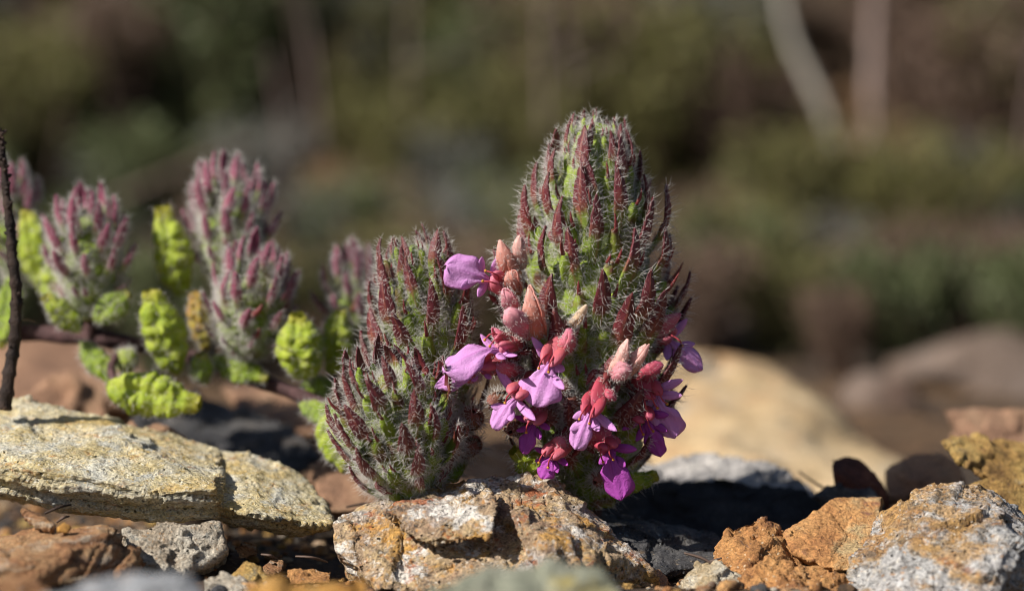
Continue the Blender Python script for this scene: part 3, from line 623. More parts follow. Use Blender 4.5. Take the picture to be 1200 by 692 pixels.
def make_spike(parent, base, top, prof, rows, protos, core_n, hl, seed, name='flower_spike', cap=True, teeth=60, skip=None, org=None, spread=1.0, hr=.0042, tubes=0):
    """core of green calyces with hairs; the coloured bracts are children. prof: [(t, radius)]; rows: [(t, count, scale, lean deg)]"""
    rng = np.random.default_rng(seed); rr = random.Random(seed)
    z = (top - base); H = z.length; z.normalize(); x = Vector((1, 0, 0)); x = (x - z * x.dot(z)).normalized(); y = z.cross(x)
    Mx = Matrix((x, y, z)).transposed().to_4x4(); Mx.translation = base - org
    tt, rv = zip(*prof); rad = lambda t: float(np.interp(t, tt, rv))
    nu, nv = 56, 70; V = []
    for j in range(nv):
        t = j / (nv - 1)
        for i in range(nu):
            a = 2 * pi * i / nu
            V.append((a, t, rad(t)))
    V = np.array(V); a, t, r = V.T
    lump = .07 * np.sin(9 * a + 4 * np.sin(t * 22)) * np.cos(t * 60) + .05 * np.sin(23 * a + 7 * t)
    r = np.maximum(r * (1 + lump), .001)
    V = np.stack([r * np.cos(a), r * np.sin(a), t * H], 1); V += .03 * np.stack([vnoise(V * 7, seed + k) for k in range(3)], 1)
    F = grid_faces(nu, nv, True); mb = MB(); mb.add(V, F, 0, np.stack([a / 6.2832, t], 1))
    p, nn = sample(V, F, int(core_n * 1.5), rng); kp = vnoise(p * 6, seed) + .5 * vnoise(p * 15, seed + 1) > -.28; p, nn = p[kp], nn[kp]; core_n = len(p)
    d = nn + rng.normal(size=nn.shape) * .5 + np.array((0, 0, .45))
    hairs(mb, p, d, hl * rng.uniform(.35, 1.0, core_n) * np.where(rng.random(core_n) < .15, 1.7, 1.0), hr, 1, rng, .6)
    for k in range(teeth):                                         # slim calyx teeth between the bracts
        q, qn = sample(V, F, 1, rng); q, qn = q[0], qn[0]
        if q[2] > H * .9 or q[2] < H * .1: continue
        L = rr.uniform(.15, .30) * spread; e = np.array((qn[0] * .4 + rr.gauss(0, .12), qn[1] * .4 + rr.gauss(0, .12), 1.0)); e /= np.linalg.norm(e)
        sweep(mb, [q - qn * .02, q + e * L * .5 + qn * .05, q + e * L + qn * .03], [.05, .035, .003], 7, 8, 2)
    for ri, (t, cnt, sc, lean) in enumerate(rows if tubes else ()):  # ribbed green calyx tubes sitting between the bracts
        for k in range(cnt):
            ph = 2 * pi * (k + .5 + .5 * (ri % 2)) / cnt + rr.gauss(0, .12) + ri * .13; tz = t + rr.gauss(.005, .012); r = rad(tz) * .86
            ln = radians(lean * .8 + 6 + rr.gauss(0, 6)); L = .40 * sc * rr.uniform(.8, 1.15); w_ = .082 * sc; rph = rr.uniform(0, 6)
            o = np.array((r * cos(ph), r * sin(ph), tz * H)); out = np.array((cos(ph), sin(ph), 0)); tn = np.array((-sin(ph), cos(ph), 0))
            e = out * sin(ln) + np.array((0, 0, cos(ln))) + tn * rr.gauss(0, .12); f_ = np.cross(tn, e)
            V2, F2 = sweep(mb, [o - e * .05, o + e * L * .5 + out * .03, o + e * L], [w_ * .8, w_ * 1.0, w_ * .85, w_ * .3], 14, 10, 0, .9, lambda v, th: .16 * sin(5 * th + rph))
            p, nn = sample(V2, F2, 50, rng)
            hairs(mb, p, nn + rng.normal(size=nn.shape) * .45 + e * .4, hl * .8 * rng.uniform(.4, 1.3, 50), hr, 1, rng, .5)
            for q in ((0, 2) if rr.random() < .55 else (1,)):
                a2 = (q - 1) * 1.0; oo = o + e * L * .93 + (tn * sin(a2) + out * cos(a2)) * w_ * .75; tl = L * rr.uniform(.35, .7)
                V2, F2 = sweep(mb, [oo, oo + e * tl * .5 + out * .02, oo + e * tl], [w_ * .30, w_ * .22, .003], 6, 7, 2, .5)
                p, nn = sample(V2, F2, 12, rng); hairs(mb, p, nn + rng.normal(size=nn.shape) * .4 + e * .3, hl * .7 * rng.uniform(.4, 1.2, 12), hr, 1, rng, .5)
    sp = mb.obj(name, [M['core'], M['hair'], M['tooth']], parent, Mx)
    for ri, (t, cnt, sc, lean) in enumerate(rows):
        for k in range(cnt):
            ph = 2 * pi * (k + .5 * (ri % 2)) / cnt + rr.gauss(0, .10) + ri * .13
            tz = t + rr.gauss(0, .012); r = rad(tz) * .97 + .02
            if skip and skip(ph, t): continue
            s = sc * rr.uniform(.85, 1.13)
            Mb = (Matrix.Rotation(ph, 4, 'Z') @ Matrix.Translation((r, 0, tz * H)) @ Matrix.Rotation(radians(lean + rr.gauss(0, 5)), 4, 'Y')
                  @ Matrix.Rotation(rr.gauss(0, .15), 4, 'X') @ Matrix.Rotation(rr.gauss(0, .3), 4, 'Z') @ Matrix.Diagonal((s, s * rr.uniform(.88, 1.12), s, 1)))
            b = link('bract', rr.choice(protos), sp, Mb)
    return sp

# ------------------------------------------------------------------ flowers
def make_flower(plant, org, base, mouth, tip, nrm, W, lipmat='lip', tubemat='tube', lobes=1.0, bulge=.10, stamens=2, lob=None, seed=0):
    rr = random.Random(seed); rng = np.random.default_rng(seed + 900)
    base, mouth, tip = P(*base), P(*mouth), P(*tip); W *= 1.06; bulge *= .88; nv_ = Vector(nrm).normalized()
    bl = base - org
    mo, ti = mouth - base, tip - base
    a = (ti - mo); L = a.length; a.normalize(); s = a.cross(nv_).normalized(); nv_ = s.cross(a).normalized()
    mb = MB(); mid = mo * .5 + nv_ * .04
    tl = mo.length
    mouth_dir = (mo.normalized() * .6 + a * .5).normalized()
    V, F = sweep(mb, [mo * -.25, mid, mo, mo + mouth_dir * .06], [bulge * .7, bulge * 1.15, bulge * 1.2, bulge * .45], 16, 22, 0, .85, lambda v, th: .13 * sin(5 * th + seed + v) + .08 * sin(9 * v + 2 * th))
    # hooded upper edge of the tube
    hd = mo + nv_ * .05 + mo.normalized() * .02
    for sg in (-1, 1):
        sweep(mb, [mo * .45 + nv_ * .04 + s * sg * .04, mo * .9 + nv_ * .09 + s * sg * .075, mo * 1.15 + nv_ * .10 + s * sg * .06, mo * 1.28 + nv_ * .07 + s * sg * .03], [.05, .075, .055, .008], 10, 14, 0, .7)
    p, nn = sample(V, F, 170, rng); hairs(mb, p, nn + rng.normal(size=nn.shape) * .3, .05 * rng.uniform(.4, 1.2, 170), .003, 1, rng)
    fl = mb.obj('flower', [M[tubemat], M['hair']], plant, Matrix.Translation(bl))
    cx = MB(); dm = mo.normalized(); e1 = dm.orthogonal().normalized(); e2 = dm.cross(e1)
    cp = [mo * -.45, mo * -.15, mo * .2]
    V, F = sweep(cx, cp, [bulge * .7, bulge * 1.25, bulge * 1.35], 14, 10, 0, .9, lambda v, th: .10 * sin(10 * th))
    p, nn = sample(V, F, 200, rng); hairs(cx, p, nn + rng.normal(size=nn.shape) * .35 + np.array(tuple(dm)) * .5, .10 * rng.uniform(.4, 1.2, 200), .0034, 1, rng)
    for k in range(5):
        th = 2 * pi * k / 5 + seed; rd = e1 * cos(th) + e2 * sin(th); o = mo * .15 + rd * bulge * 1.3
        V, F = sweep(cx, [o, o + dm * .10 + rd * .035, o + dm * .24 + rd * .04], [.055, .04, .004], 8, 8, 2)
        p, nn = sample(V, F, 30, rng); hairs(cx, p, nn + rng.normal(size=nn.shape) * .3, .08 * rng.uniform(.4, 1.2, 30), .0034, 1, rng)
    cx.obj('calyx', [M['core'], M['hair'], M['tooth']], fl)
    # middle lobe of the lip, spoon shaped
    nu, nv = 15, 20; Vv = []; uv = []
    for j in range(nv):
        v = j / (nv - 1); k = v * L
        w = W * .56 * (.24 + .76 * sin(min(1, max(0, (v - .12) / .56)) * pi / 2) ** 1.5 if v < .68 else sqrt(max(0.0, 1 - ((v - .68) / .325) ** 2)))
        w *= 1 - .30 * math.exp(-((v - .36) / .07) ** 2)
        drop = -.22 * L * (v - .35) ** 2 + .05 * L * sin(v * 5)
        for i in range(nu):
            u = i / (nu - 1) * 2 - 1
            edge = (.05 * sin(8 * v + 3 * u + seed) + .045 * sin(17 * v + 5 * u + seed)) * abs(u) ** 1.5 * W * 2
            cup = -.13 * W * (u * u) * (.6 + v * .6) + .03 * W * math.cos(pi * u * 3) + edge * .7
            q = mo + a * k * (1 + .04 * (1 - u * u) * (v > .6)) + s * (u * w + edge * .3) + nv_ * (drop + cup)
            Vv.append(q); uv.append((i / (nu - 1), v))
    mb = MB(); sheet(mb, np.array([tuple(q) for q in Vv]), nu, nv, .007, 0, np.array(uv)); mb.obj('lip', [M[lipmat]], fl)
    if lob is None: lob = [(-1, .02, 75, .26, .5), (1, .02, 75, .26, .5), (-1, .22, 48, .20, .15), (1, .22, 48, .20, .15)]
    for (sg, pos, ang, ll, lift) in lob:                            # side, place on lip, angle off the axis, length, lift toward the viewer
        ll = ll * lobes * 1.25; ang_ = radians(ang); dr = (a * cos(ang_) + s * sg * sin(ang_) + nv_ * lift * .6).normalized()
        sd = dr.cross(nv_).normalized(); up = sd.cross(dr).normalized(); o = mo + a * (pos * L) + s * sg * .03
        Vv = []; uv = []; nu, nv = 7, 12
        for j in range(nv):
            v = j / (nv - 1); w = .044 * lobes * (.65 + .6 * sin(pi * v * .9)) * (1 - v ** 3) ** .6 + .002
            for i in range(nu):
                u = i / (nu - 1) * 2 - 1
                Vv.append(o + dr * (v * ll) + sd * (u * w) + up * (-.35 * w * u * u + .14 * ll * v * v - .02)); uv.append((i / (nu - 1), v))
        mb = MB(); sheet(mb, np.array([tuple(q) for q in Vv]), nu, nv, .012, 0, np.array(uv)); mb.obj('side_lobe', [M[lipmat]], fl)
    for k in range(stamens):
        e = s * (k - (stamens - 1) / 2) * .09
        mb = MB(); p0 = mo * .95 + nv_ * .06 + e * .5; p1 = mo + nv_ * .16 + e + a * .03; p2 = mo + nv_ * .20 + a * .14 + e * 1.2; p3 = mo + nv_ * .13 + a * .2 + e * 1.4
        sweep(mb, [p0, p1, p2, p3], [.011, .010, .008], 6, 14, 0)
        sweep(mb, [p3 - a * .015, p3 + a * .005, p3 + a * .02], [.008, .022, .006], 7, 6, 1)
        mb.obj('stamen', [M['stamen'], M['anther']], fl)
    return fl

def make_bud(plant, org, pts, rad, mat, seed=0, n=300, hl=.06, name='flower_bud', flat=.85):
    rng = np.random.default_rng(seed); q = [P(*p) for p in pts]; b = q[0]; mb = MB(); rr = random.Random(seed)
    pts_ = [x - b for x in q]; n2 = 24; c = spline(pts_, n2); t = np.gradient(c, axis=0); t = t / np.linalg.norm(t, axis=1, keepdims=True)
    if name == 'flower_bud': rad = [x * .86 for x in rad]
    r0 = np.interp(np.linspace(0, 1, n2), np.linspace(0, 1, len(rad)), rad)
    r0 = np.maximum(np.convolve(np.pad(r0, 2, mode='edge'), np.ones(5) / 5, 'valid'), .004)
    th0 = rr.uniform(0, 6.28); nu = 16
    for k in range(3):                                             # three petals wrapped over one another
        V = []; uv = []; ln = rr.uniform(.86, 1.04); bulk = rr.uniform(.92, 1.05)
        for j in range(n2):
            v = j / (n2 - 1); a_ = np.cross(t[j], (0, -1., .1)); a_ = a_ / np.linalg.norm(a_); b_ = np.cross(a_, t[j])
            cc = c[0] + (c[j] - c[0]) * ln
            for i in range(nu):
                u = i / (nu - 1) * 2 - 1; th = th0 + k * 2.094 + u * (1.75 - .5 * v * v)
                rk = r0[j] * bulk * (1 + .13 * u + .05 * sin(8 * u + 5 * v + seed) - .10 * math.exp(-(u / .15) ** 2))
                V.append(cc + (a_ * cos(th) + b_ * sin(th) * flat) * rk - t[j] * .10 * r0.max() * u * u * v); uv.append((i / (nu - 1), v))
        V = np.array(V) + .010 * np.stack([vnoise(np.array(V) * 14 + k + seed, m_) for m_ in range(3)], 1)
        F, Nn = sheet(mb, V, nu, n2, .012, 0, np.array(uv))
        p, nn = sample(V, F, n // 2, rng); nn = np.where(((p - c[len(c) // 2]) * nn).sum(1, keepdims=True) < 0, -nn, nn)
        hairs(mb, p, nn + rng.normal(size=nn.shape) * .3, hl * rng.uniform(.4, 1.2, n // 2), .003, 1, rng)
    return mb.obj(name, [M[mat], M['hair']], plant, Matrix.Translation(b - org))

def make_leaf(plant, org, base, tip, w, mat, Ythick=.5, lobes=6, seed=0, n=260, hl=.06, face=None, name='leaf'):
    """thick crinkled felted leaf: rows of swollen lobes either side of a sunken midrib"""
    rng = np.random.default_rng(seed); b, t = P(*base), P(*tip); ax = (t - b); L = ax.length; ax.normalize()
    f = Vector(face or (-.25, -1, .25)); f = (f - ax * f.dot(ax)).normalized(); s = f.cross(ax)
    nu, nv = 60, 72; V = []; uv = []
    for j in range(nv):
        v = j / (nv - 1); env = max(0.0, (1 - (2 * abs(v - .54) / 1.08) ** 2.6)) ** .55 * (.62 + .38 * sin(pi * min(1, v * 1.1)))
        for i in range(nu):
            th = 2 * pi * i / nu; c, q = cos(th), sin(th)
            ph = v * lobes * pi + (.5 if c > 0 else 0)
            bump = abs(sin(ph)) ** .6
            mid = math.exp(-(c / .22) ** 2) if q > 0 else 0
            k = env * w / 2 * (1 + .10 * (bump - .5) * (abs(c) ** .5) - .22 * mid)
            x = c * k; y = q * k * Ythick * 1.25 * (1 + .16 * (bump - .5) * (1 - mid))
            y -= .20 * w * (v - .4) ** 2
            V.append(ax * (v * L) + s * x + f * y); uv.append((i / nu, v))
    V = np.array([tuple(p) for p in V]); V = V + vnormals(V, grid_faces(nu, nv, True)) * (.075 * w / .5 * (.5 - cells(V * 4.6 / w * .5 + seed, seed)))[:, None]; V = V + .018 * np.stack([fbm(V * 16 + seed, 2, seed + 7 + k) for k in range(3)], 1); V = V + .03 * np.stack([fbm(V * 5 + seed, 2, seed + k) for k in range(3)], 1)
    mb = MB(); F = grid_faces(nu, nv, True); mb.add(V, F, 0, np.array(uv))
    p, nn = sample(V, F, n, rng); sgn = 1.0
    hairs(mb, p, nn * sgn + rng.normal(size=nn.shape) * .4, hl * rng.uniform(.4, 1.3, n), .0022, 1, rng, .5)
    return mb.obj(name, [M[mat], M['hair']], plant, Matrix.Translation(b - org))

# ---- the tall flowering plant
AY = .42
org = P(690, 592, AY)
tall = empty('flowering_plant', org, 'tall woolly maroon and green spike with open violet flowers, right of centre', 'plant')
prof = [(0, .28), (.10, .48), (.2, .60), (.31, .70), (.42, .74), (.53, .69), (.64, .61), (.75, .52), (.86, .42), (.92, .35), (.97, .24), (1, .02)]
rows = [(.10, 7, .80, 50), (.20, 8, .92, 48), (.30, 8, 1.04, 40), (.39, 9, 1.10, 35), (.48, 9, 1.12, 29), (.57, 9, 1.10, 23), (.65, 8, 1.03, 18), (.725, 8, .94, 12), (.795, 7, .84, 7), (.855, 7, .68, 3), (.91, 6, .50, -2), (.955, 5, .34, -4)]
make_spike(tall, org, P(697, 142, AY + .05), prof, rows, BR, 14000, .165, 1, org=org, teeth=25, hr=.0023, tubes=1)
mb = MB(); sweep(mb, [Vector((0, 0, -.5)), Vector((0, 0, .1)), Vector((0, 0, .8))], [.14, .16, .2], 12, 12, 0); mb.obj('stem', [M['stem']], tall)

make_flower(tall, org, (600, 350, .0), (578, 330, -.30), (529, 312, -.55), (-.35, -.85, .35), .36, seed=1, lob=[(-1, .1, 60, .20, .3), (1, .02, 80, .24, .5), (-1, .35, 40, .22, .1), (1, .25, 60, .18, .3)])
make_flower(tall, org, (612, 405, -.2), (588, 407, -.62), (522, 425, -.95), (-.15, -.62, .75), .38, seed=2, lob=[(-1, .08, 70, .32, .6), (1, .08, 70, .2, .2), (-1, .0, 95, .24, .5), (1, .2, 40, .16, .1)])
make_flower(tall, org, (602, 418, -.1), (570, 432, -.5), (512, 446, -.75), (-.15, -.65, .7), .22, seed=3, stamens=0, lobes=.7)
make_flower(tall, org, (668, 382, -.35), (648, 420, -.75), (624, 470, -.95), (-.25, -.95, .3), .44, seed=4, lob=[(1, .05, 118, .27, .35), (-1, .30, 62, .26, .35), (1, .02, 100, .16, .6), (-1, .12, 80, .15, .5)])
make_flower(tall, org, (622, 446, -.35), (607, 463, -.75), (577, 497, -.92), (-.3, -.88, .4), .20, seed=5, lob=[(1, .0, 105, .32, .3), (-1, .12, 75, .32, .2), (1, .4, 50, .14, .1), (-1, .4, 45, .14, .1)], stamens=1)
make_flower(tall, org, (712, 438, -.4), (694, 478, -.80), (674, 523, -.95), (-.15, -.95, .2), .22, tubemat='tube_red', seed=6, bulge=.12, lob=[(-1, .08, 72, .30, .2), (1, .1, 40, .16, .2), (-1, .2, 50, .18, .5), (1, .35, 30, .16, .1)])
make_flower(tall, org, (740, 435, .0), (766, 458, -.30), (788, 512, -.40), (-.35, -.92, .25), .31, tubemat='tube_red', seed=7, bulge=.13, lob=[(-1, .0, 88, .30, .2), (-1, .12, 70, .26, .4), (1, .1, 60, .15, .2), (1, .3, 50, .15, .1)], stamens=3)
make_flower(tall, org, (690, 503, -.1), (714, 521, -.55), (724, 583, -.75), (-.35, -.92, .15), .31, lipmat='lip_dark', tubemat='tube_red', seed=8, bulge=.13, lob=[(-1, .05, 72, .28, .25), (1, .15, 50, .13, .2), (-1, .25, 45, .16, .3), (1, .3, 40, .12, .1)])
make_flower(tall, org, (674, 508, -.2), (650, 532, -.62), (634, 558, -.72), (-.3, -.9, .3), .19, lipmat='lip_dark', seed=9, bulge=.11, lobes=.7)
make_flower(tall, org, (760, 398, .35), (782, 396, .2), (823, 430, .1), (-.15, -.75, .6), .22, seed=10, stamens=1, bulge=.09, lob=[(1, .1, 60, .2, .3), (-1, .02, 85, .24, .4), (1, .3, 40, .15, .1), (-1, .3, 45, .15, .1)])
make_flower(tall, org, (640, 470, -.1), (628, 492, -.62), (612, 528, -.75), (-.3, -.9, .3), .17, lipmat='lip_dark', seed=11, stamens=1, lobes=.7, bulge=.09)
make_flower(tall, org, (742, 462, .05), (756, 486, -.30), (772, 534, -.36), (-.3, -.92, .2), .20, lipmat='lip_dark', tubemat='tube_red', seed=12, stamens=2, bulge=.10, lobes=.9)
for k, (pts, rad, mat) in enumerate([
    ([(632, 392, -.45), (624, 365, -.72), (619, 332, -.70)], [.10, .15, .15, .09, .015], 'salmon'),
    ([(604, 330, -.1), (594, 305, -.35), (586, 280, -.35)], [.09, .13, .13, .09, .02], 'salmon'),
    ([(612, 312, -.15), (608, 296, -.32), (610, 276, -.32)], [.06, .09, .08, .01], 'palepink'),
    ([(622, 392, -.4), (606, 376, -.8), (593, 362, -.86)], [.07, .10, .13, .12, .03], 'bud_pink'),
    ([(606, 368, -.2), (596, 352, -.6), (590, 338, -.64)], [.07, .10, .09, .02], 'bud_pink'),
    ([(668, 384, -.45), (678, 372, -.62), (687, 358, -.62)], [.04, .06, .05, .005], 'cream'),
    ([(712, 446, -.35), (726, 428, -.66), (735, 398, -.68)], [.09, .13, .11, .07, .01], 'palepink'),
    ([(725, 440, -.35), (744, 424, -.62), (759, 402, -.62)], [.07, .10, .10, .07, .015], 'palepink'),
    ([(716, 440, -.4), (728, 434, -.72), (742, 432, -.76)], [.08, .12, .12, .03], 'bud_pink'),
    ([(758, 398, .25), (774, 384, .1), (798, 366, .05)], [.06, .11, .12, .09, .02], 'tube'),
    ([(745, 392, .2), (756, 380, .0), (764, 372, 0)], [.06, .08, .07, .01], 'salmon'),
    ([(600, 408, -.2), (588, 398, -.55), (578, 384, -.6)], [.07, .10, .08, .01], 'tube'), ([(612, 440, -.2), (594, 432, -.55), (580, 428, -.6)], [.07, .10, .09, .02], 'tube'),
    ([(652, 412, -.3), (664, 404, -.72), (668, 384, -.74)], [.06, .10, .10, .03], 'tube'), ([(706, 452, -.3), (712, 462, -.72), (722, 470, -.74)], [.06, .09, .08, .02], 'tube_red'),
    ([(745, 450, .0), (762, 436, -.35), (778, 424, -.36)], [.08, .12, .11, .03], 'tube_red'), ([(690, 520, -.1), (700, 512, -.5), (716, 505, -.52)], [.08, .12, .11, .03], 'tube_red'),
    ([(650, 530, -.2), (656, 520, -.6), (664, 514, -.6)], [.08, .12, .10, .03], 'tube'), ([(604, 345, -.1), (600, 325, -.42), (596, 314, -.42)], [.07, .11, .09, .02], 'salmon'),
    ([(560, 442, -.4), (548, 440, -.62), (536, 440, -.62)], [.06, .09, .08, .03], 'tube')]):
    make_bud(tall, org, pts, rad, mat, seed=30 + k)
make_leaf(tall, org, (650, 570, .0), (603, 530, -.35), .36, 'leaf', .9, 3, 5, 320, .12)['label'] = 'small bright green woolly leaf bud at the foot of the spike'
make_leaf(tall, org, (720, 520, .2), (790, 478, .5), .26, 'leaf_dark', .5, 5, 6, 200, .10)
make_leaf(tall, org, (690, 580, .1), (770, 555, .3), .3, 'leaf_dark', .5, 5, 7, 200, .10)
for k, (x, y, Y) in enumerate([(600, 500, -.1), (578, 470, -.1), (640, 488, -.35), (665, 470, -.4), (730, 482, -.2), (700, 560, -.2), (655, 455, -.4)]):   # spent woolly calyces low on the spike
    make_bud(tall, org, [(x + (690 - x) * .3, y - 6, Y + .35), (x + 4, y, Y), (x - 3, y + 6, Y - .16)], [.06, .10, .11, .02], 'fuzz', 60 + k, 320, .12, 'calyx')

# ---- the two budding spikes left of it
org = P(480, 582, .2)
bud = empty('budding_plant', org, 'paired woolly maroon and green budding spikes without flowers, left of the tall spike', 'plant')
prof = [(0, .22), (.15, .36), (.35, .43), (.55, .44), (.72, .40), (.86, .32), (.95, .20), (1, .03)]
rows = [(.20, 5, .85, 36), (.36, 6, .98, 28), (.50, 6, 1.0, 21), (.63, 6, .96, 14), (.75, 6, .86, 9), (.85, 6, .70, 4), (.93, 5, .50, -2)]
make_spike(bud, P(515, 560, .5), P(484, 288, .35), prof, rows, BR, 8000, .16, 2, org=org, teeth=20, hr=.0023, tubes=1)
prof = [(0, .22), (.15, .38), (.35, .49), (.55, .50), (.75, .42), (.9, .28), (1, .04)]
rows = [(.12, 5, .68, 38), (.28, 7, .86, 33), (.44, 7, .96, 26), (.60, 6, .94, 18), (.75, 6, .84, 11), (.88, 5, .66, 4)]
make_spike(bud, P(486, 588, -.35), P(450, 438, -.75), prof, rows, BR, 7500, .16, 3, org=org, teeth=15, hr=.0023, tubes=1)
for k, (x, y, Y) in enumerate([(515, 478, -.35), (535, 500, -.3), (552, 488, -.15), (528, 525, -.3), (550, 520, -.1), (505, 505, -.45)]):
    make_bud(bud, org, [(x + (500 - x) * .3 - 4, y + 14, Y + .35), (x, y + 2, Y), (x + 2, y - 6, Y - .14)], [.07, .12, .13, .02], 'fuzz', 80 + k, 460, .14, 'calyx')
make_leaf(bud, org, (500, 560, .1), (548, 540, .0), .36, 'leaf_dark', .6, 4, 12, 260, .10)
make_leaf(bud, org, (480, 585, -.3), (455, 566, -.75), .30, 'leaf', .8, 4, 13, 300, .12)
mb = MB(); sweep(mb, [Vector((0, .1, -.4)), Vector((0, 0, .1)), Vector((.2, .2, .4))], [.14, .15, .18], 10, 10, 0); mb.obj('stem', [M['stem']], bud)

# ---- the creeping plant on the left
org = P(180, 420, 2.6)
creep = empty('creeping_plant', org, 'creeping herb with woolly pink-purple bud heads and crinkled yellow-green leaves on the left', 'plant')
mb = MB()
for pts, r in [([(-60, 385, 3.2), (40, 390, 2.9), (130, 398, 2.7), (220, 418, 2.5), (310, 448, 2.2), (390, 478, 1.8), (430, 505, 1.4)], [.11, .11, .10, .085, .075]),
               ([(105, 398, 2.7), (108, 360, 2.6), (104, 320, 2.5)], [.07, .09]), ([(240, 422, 2.5), (268, 360, 2.9), (272, 300, 3.0)], [.07, .09]),
               ([(265, 432, 2.4), (283, 400, 2.3), (292, 350, 2.2)], [.07, .09]), ([(370, 468, 2.2), (400, 420, 2.9), (415, 350, 3.2)], [.06, .07]), ([(150, 402, 2.6), (130, 430, 1.9), (140, 455, 1.6)], [.05, .05])]:
    sweep(mb, [P(*p) - org for p in pts], r, 10, 40, 0, 1, lambda v, th: .12 * sin(v * 60) + .08 * sin(3 * th + v * 20))
mb.obj('stem', [M['stem']], creep)
for k, (b, t, R, Lr) in enumerate([((108, 372, 2.6), (102, 246, 2.5), .45, .86), ((270, 335, 3.0), (270, 212, 3.1), .47, .90), ((284, 425, 2.3), (300, 306, 2.1), .47, .88),
                                   ((418, 410, 3.3), (410, 312, 3.3), .32, .8), ((18, 330, 3.8), (10, 212, 3.8), .28, .85)]):
    prof = [(0, .3 * R), (.2, .7 * R), (.45, .86 * R), (.7, .76 * R), (.88, .5 * R), (1, .05)]
    nn = 9 if R > .35 else 7
    rows = [(.22, nn, .55 * Lr, 50), (.42, nn, .80 * Lr, 32), (.62, nn, .95 * Lr, 20), (.78, nn - 1, .95 * Lr, 10), (.92, 4, .85 * Lr, 2)]
    make_spike(creep, P(*b), P(*t), prof, rows, BRP, 4500 if R > .35 else 2000, .15, 20 + k, name='flower_head', org=org, teeth=6, hr=.0026)
for k, (b, t, w, mat, yt, lb) in enumerate([
    ((208, 440, 2.1), (178, 340, 1.9), .52, 'leaf', .55, 6), ((214, 350, 2.9), (190, 244, 2.8), .48, 'leaf', .55, 6), ((356, 446, 1.9), (348, 370, 1.7), .56, 'leaf', .7, 5),
    ((122, 452, 1.6), (232, 474, 1.3), .52, 'leaf', .6, 7), ((58, 350, 3.2), (30, 246, 3.1), .46, 'leaf', .55, 6), ((95, 388, 2.3), (52, 348, 2.1), .30, 'leaf', .7, 4),
    ((238, 452, 2.2), (234, 414, 2.0), .28, 'leaf_dark', .7, 3), ((244, 412, 2.5), (226, 342, 2.4), .30, 'leaf_red', .6, 5), ((388, 440, 2.3), (400, 362, 2.2), .40, 'leaf', .6, 5),
    ((152, 408, 2.3), (144, 436, 2.1), .26, 'leaf', .8, 3), ((378, 484, 1.3), (404, 550, 1.0), .36, 'leaf', .5, 5), ((350, 472, 1.8), (412, 502, 1.5), .30, 'leaf_dark', .5, 5),
    ((245, 420, 2.3), (312, 444, 2.0), .34, 'leaf_dark', .5, 5), ((92, 400, 2.5), (135, 446, 2.1), .30, 'leaf_dark', .5, 5), ((14, 322, 3.0), (2, 408, 2.6), .34, 'leaf_dark', .5, 5),
    ((370, 440, 2.3), (372, 476, 2.0), .4, 'leaf_dark', .6, 4), ((112, 376, 2.3), (150, 342, 2.2), .34, 'leaf_dark', .6, 4), ((70, 375, 2.9), (62, 300, 3.0), .34, 'leaf', .5, 5)]):
    make_leaf(creep, org, b, t, w, mat, yt, lb, 40 + k, 520, .075)

# ---- the dry knobbly stalk at the left edge
b = P(4, 480, .6); mb = MB()
pts = [P(4, 480, .6) - b, P(14, 420, .65) - b, P(19, 360, .7) - b, P(14, 290, .75) - b, P(7, 220, .8) - b, P(-1, 150, .85) - b]
sweep(mb, pts, [.08, .07, .065, .06, .045, .03], 10, 90, 0, 1, lambda v, th: .3 * max(0, sin(v * 95)) ** 2 + .12 * sin(3 * th + 30 * v))
rr = random.Random(4); cc = spline(pts, 60)
for k in range(2, 58):
    for _ in range(2):
        a = rr.uniform(0, 2 * pi); e = np.array((cos(a), sin(a), rr.uniform(.1, .6))); l = rr.uniform(.04, .09)
        sweep(mb, [cc[k], cc[k] + e * l * .7, cc[k] + e * l], [.032, .024, .004], 6, 5, 0)
tag(mb.obj('dry_stalk', [M['dry']], None, Matrix.Translation(b)), 'dark dry knobbly stalk standing upright at the left edge', 'stalk')
# dead bark fragment and fine twigs among the stones
def twig(name, label, mat, pts, rad, seed=0, forks=0, cat='twig', group=None, n=30):
    q = [P(*p) for p in pts]; b = q[0]; mb = MB(); rr = random.Random(seed)
    sweep(mb, [x - b for x in q], rad, 8, n, 0, 1, lambda v, th: .15 * sin(v * 40 + th) + .1 * sin(3 * th))
    cc = spline([x - b for x in q], 30)
    for _ in range(forks):
        k = rr.randrange(8, 26); e = np.array((rr.gauss(0, 1), rr.gauss(0, .6), rr.uniform(.3, 1.3))); l = np.linalg.norm(cc[-1]) * rr.uniform(.15, .35)
        sweep(mb, [cc[k], cc[k] + e * l * .5, cc[k] + e * l], [rad[-1], rad[-1] * .5], 6, 8, 0)
    return tag(mb.obj(name, [M[mat]], None, Matrix.Translation(b)), label, cat, group)
twig('bark_fragment', 'curled brown bark fragment in the dark gap under the left slab', 'brown', [(26, 597, -1.6), (38, 607, -1.7), (62, 619, -1.9)], [.03, .06, .085, .05], 1, 0, 'bark')
twig('twig', 'thin dark twig lying over the grey schist crest', 'dry', [(936, 552, 2.4), (956, 566, 2.2), (985, 582, 2.0)], [.012, .018], 2, 0)

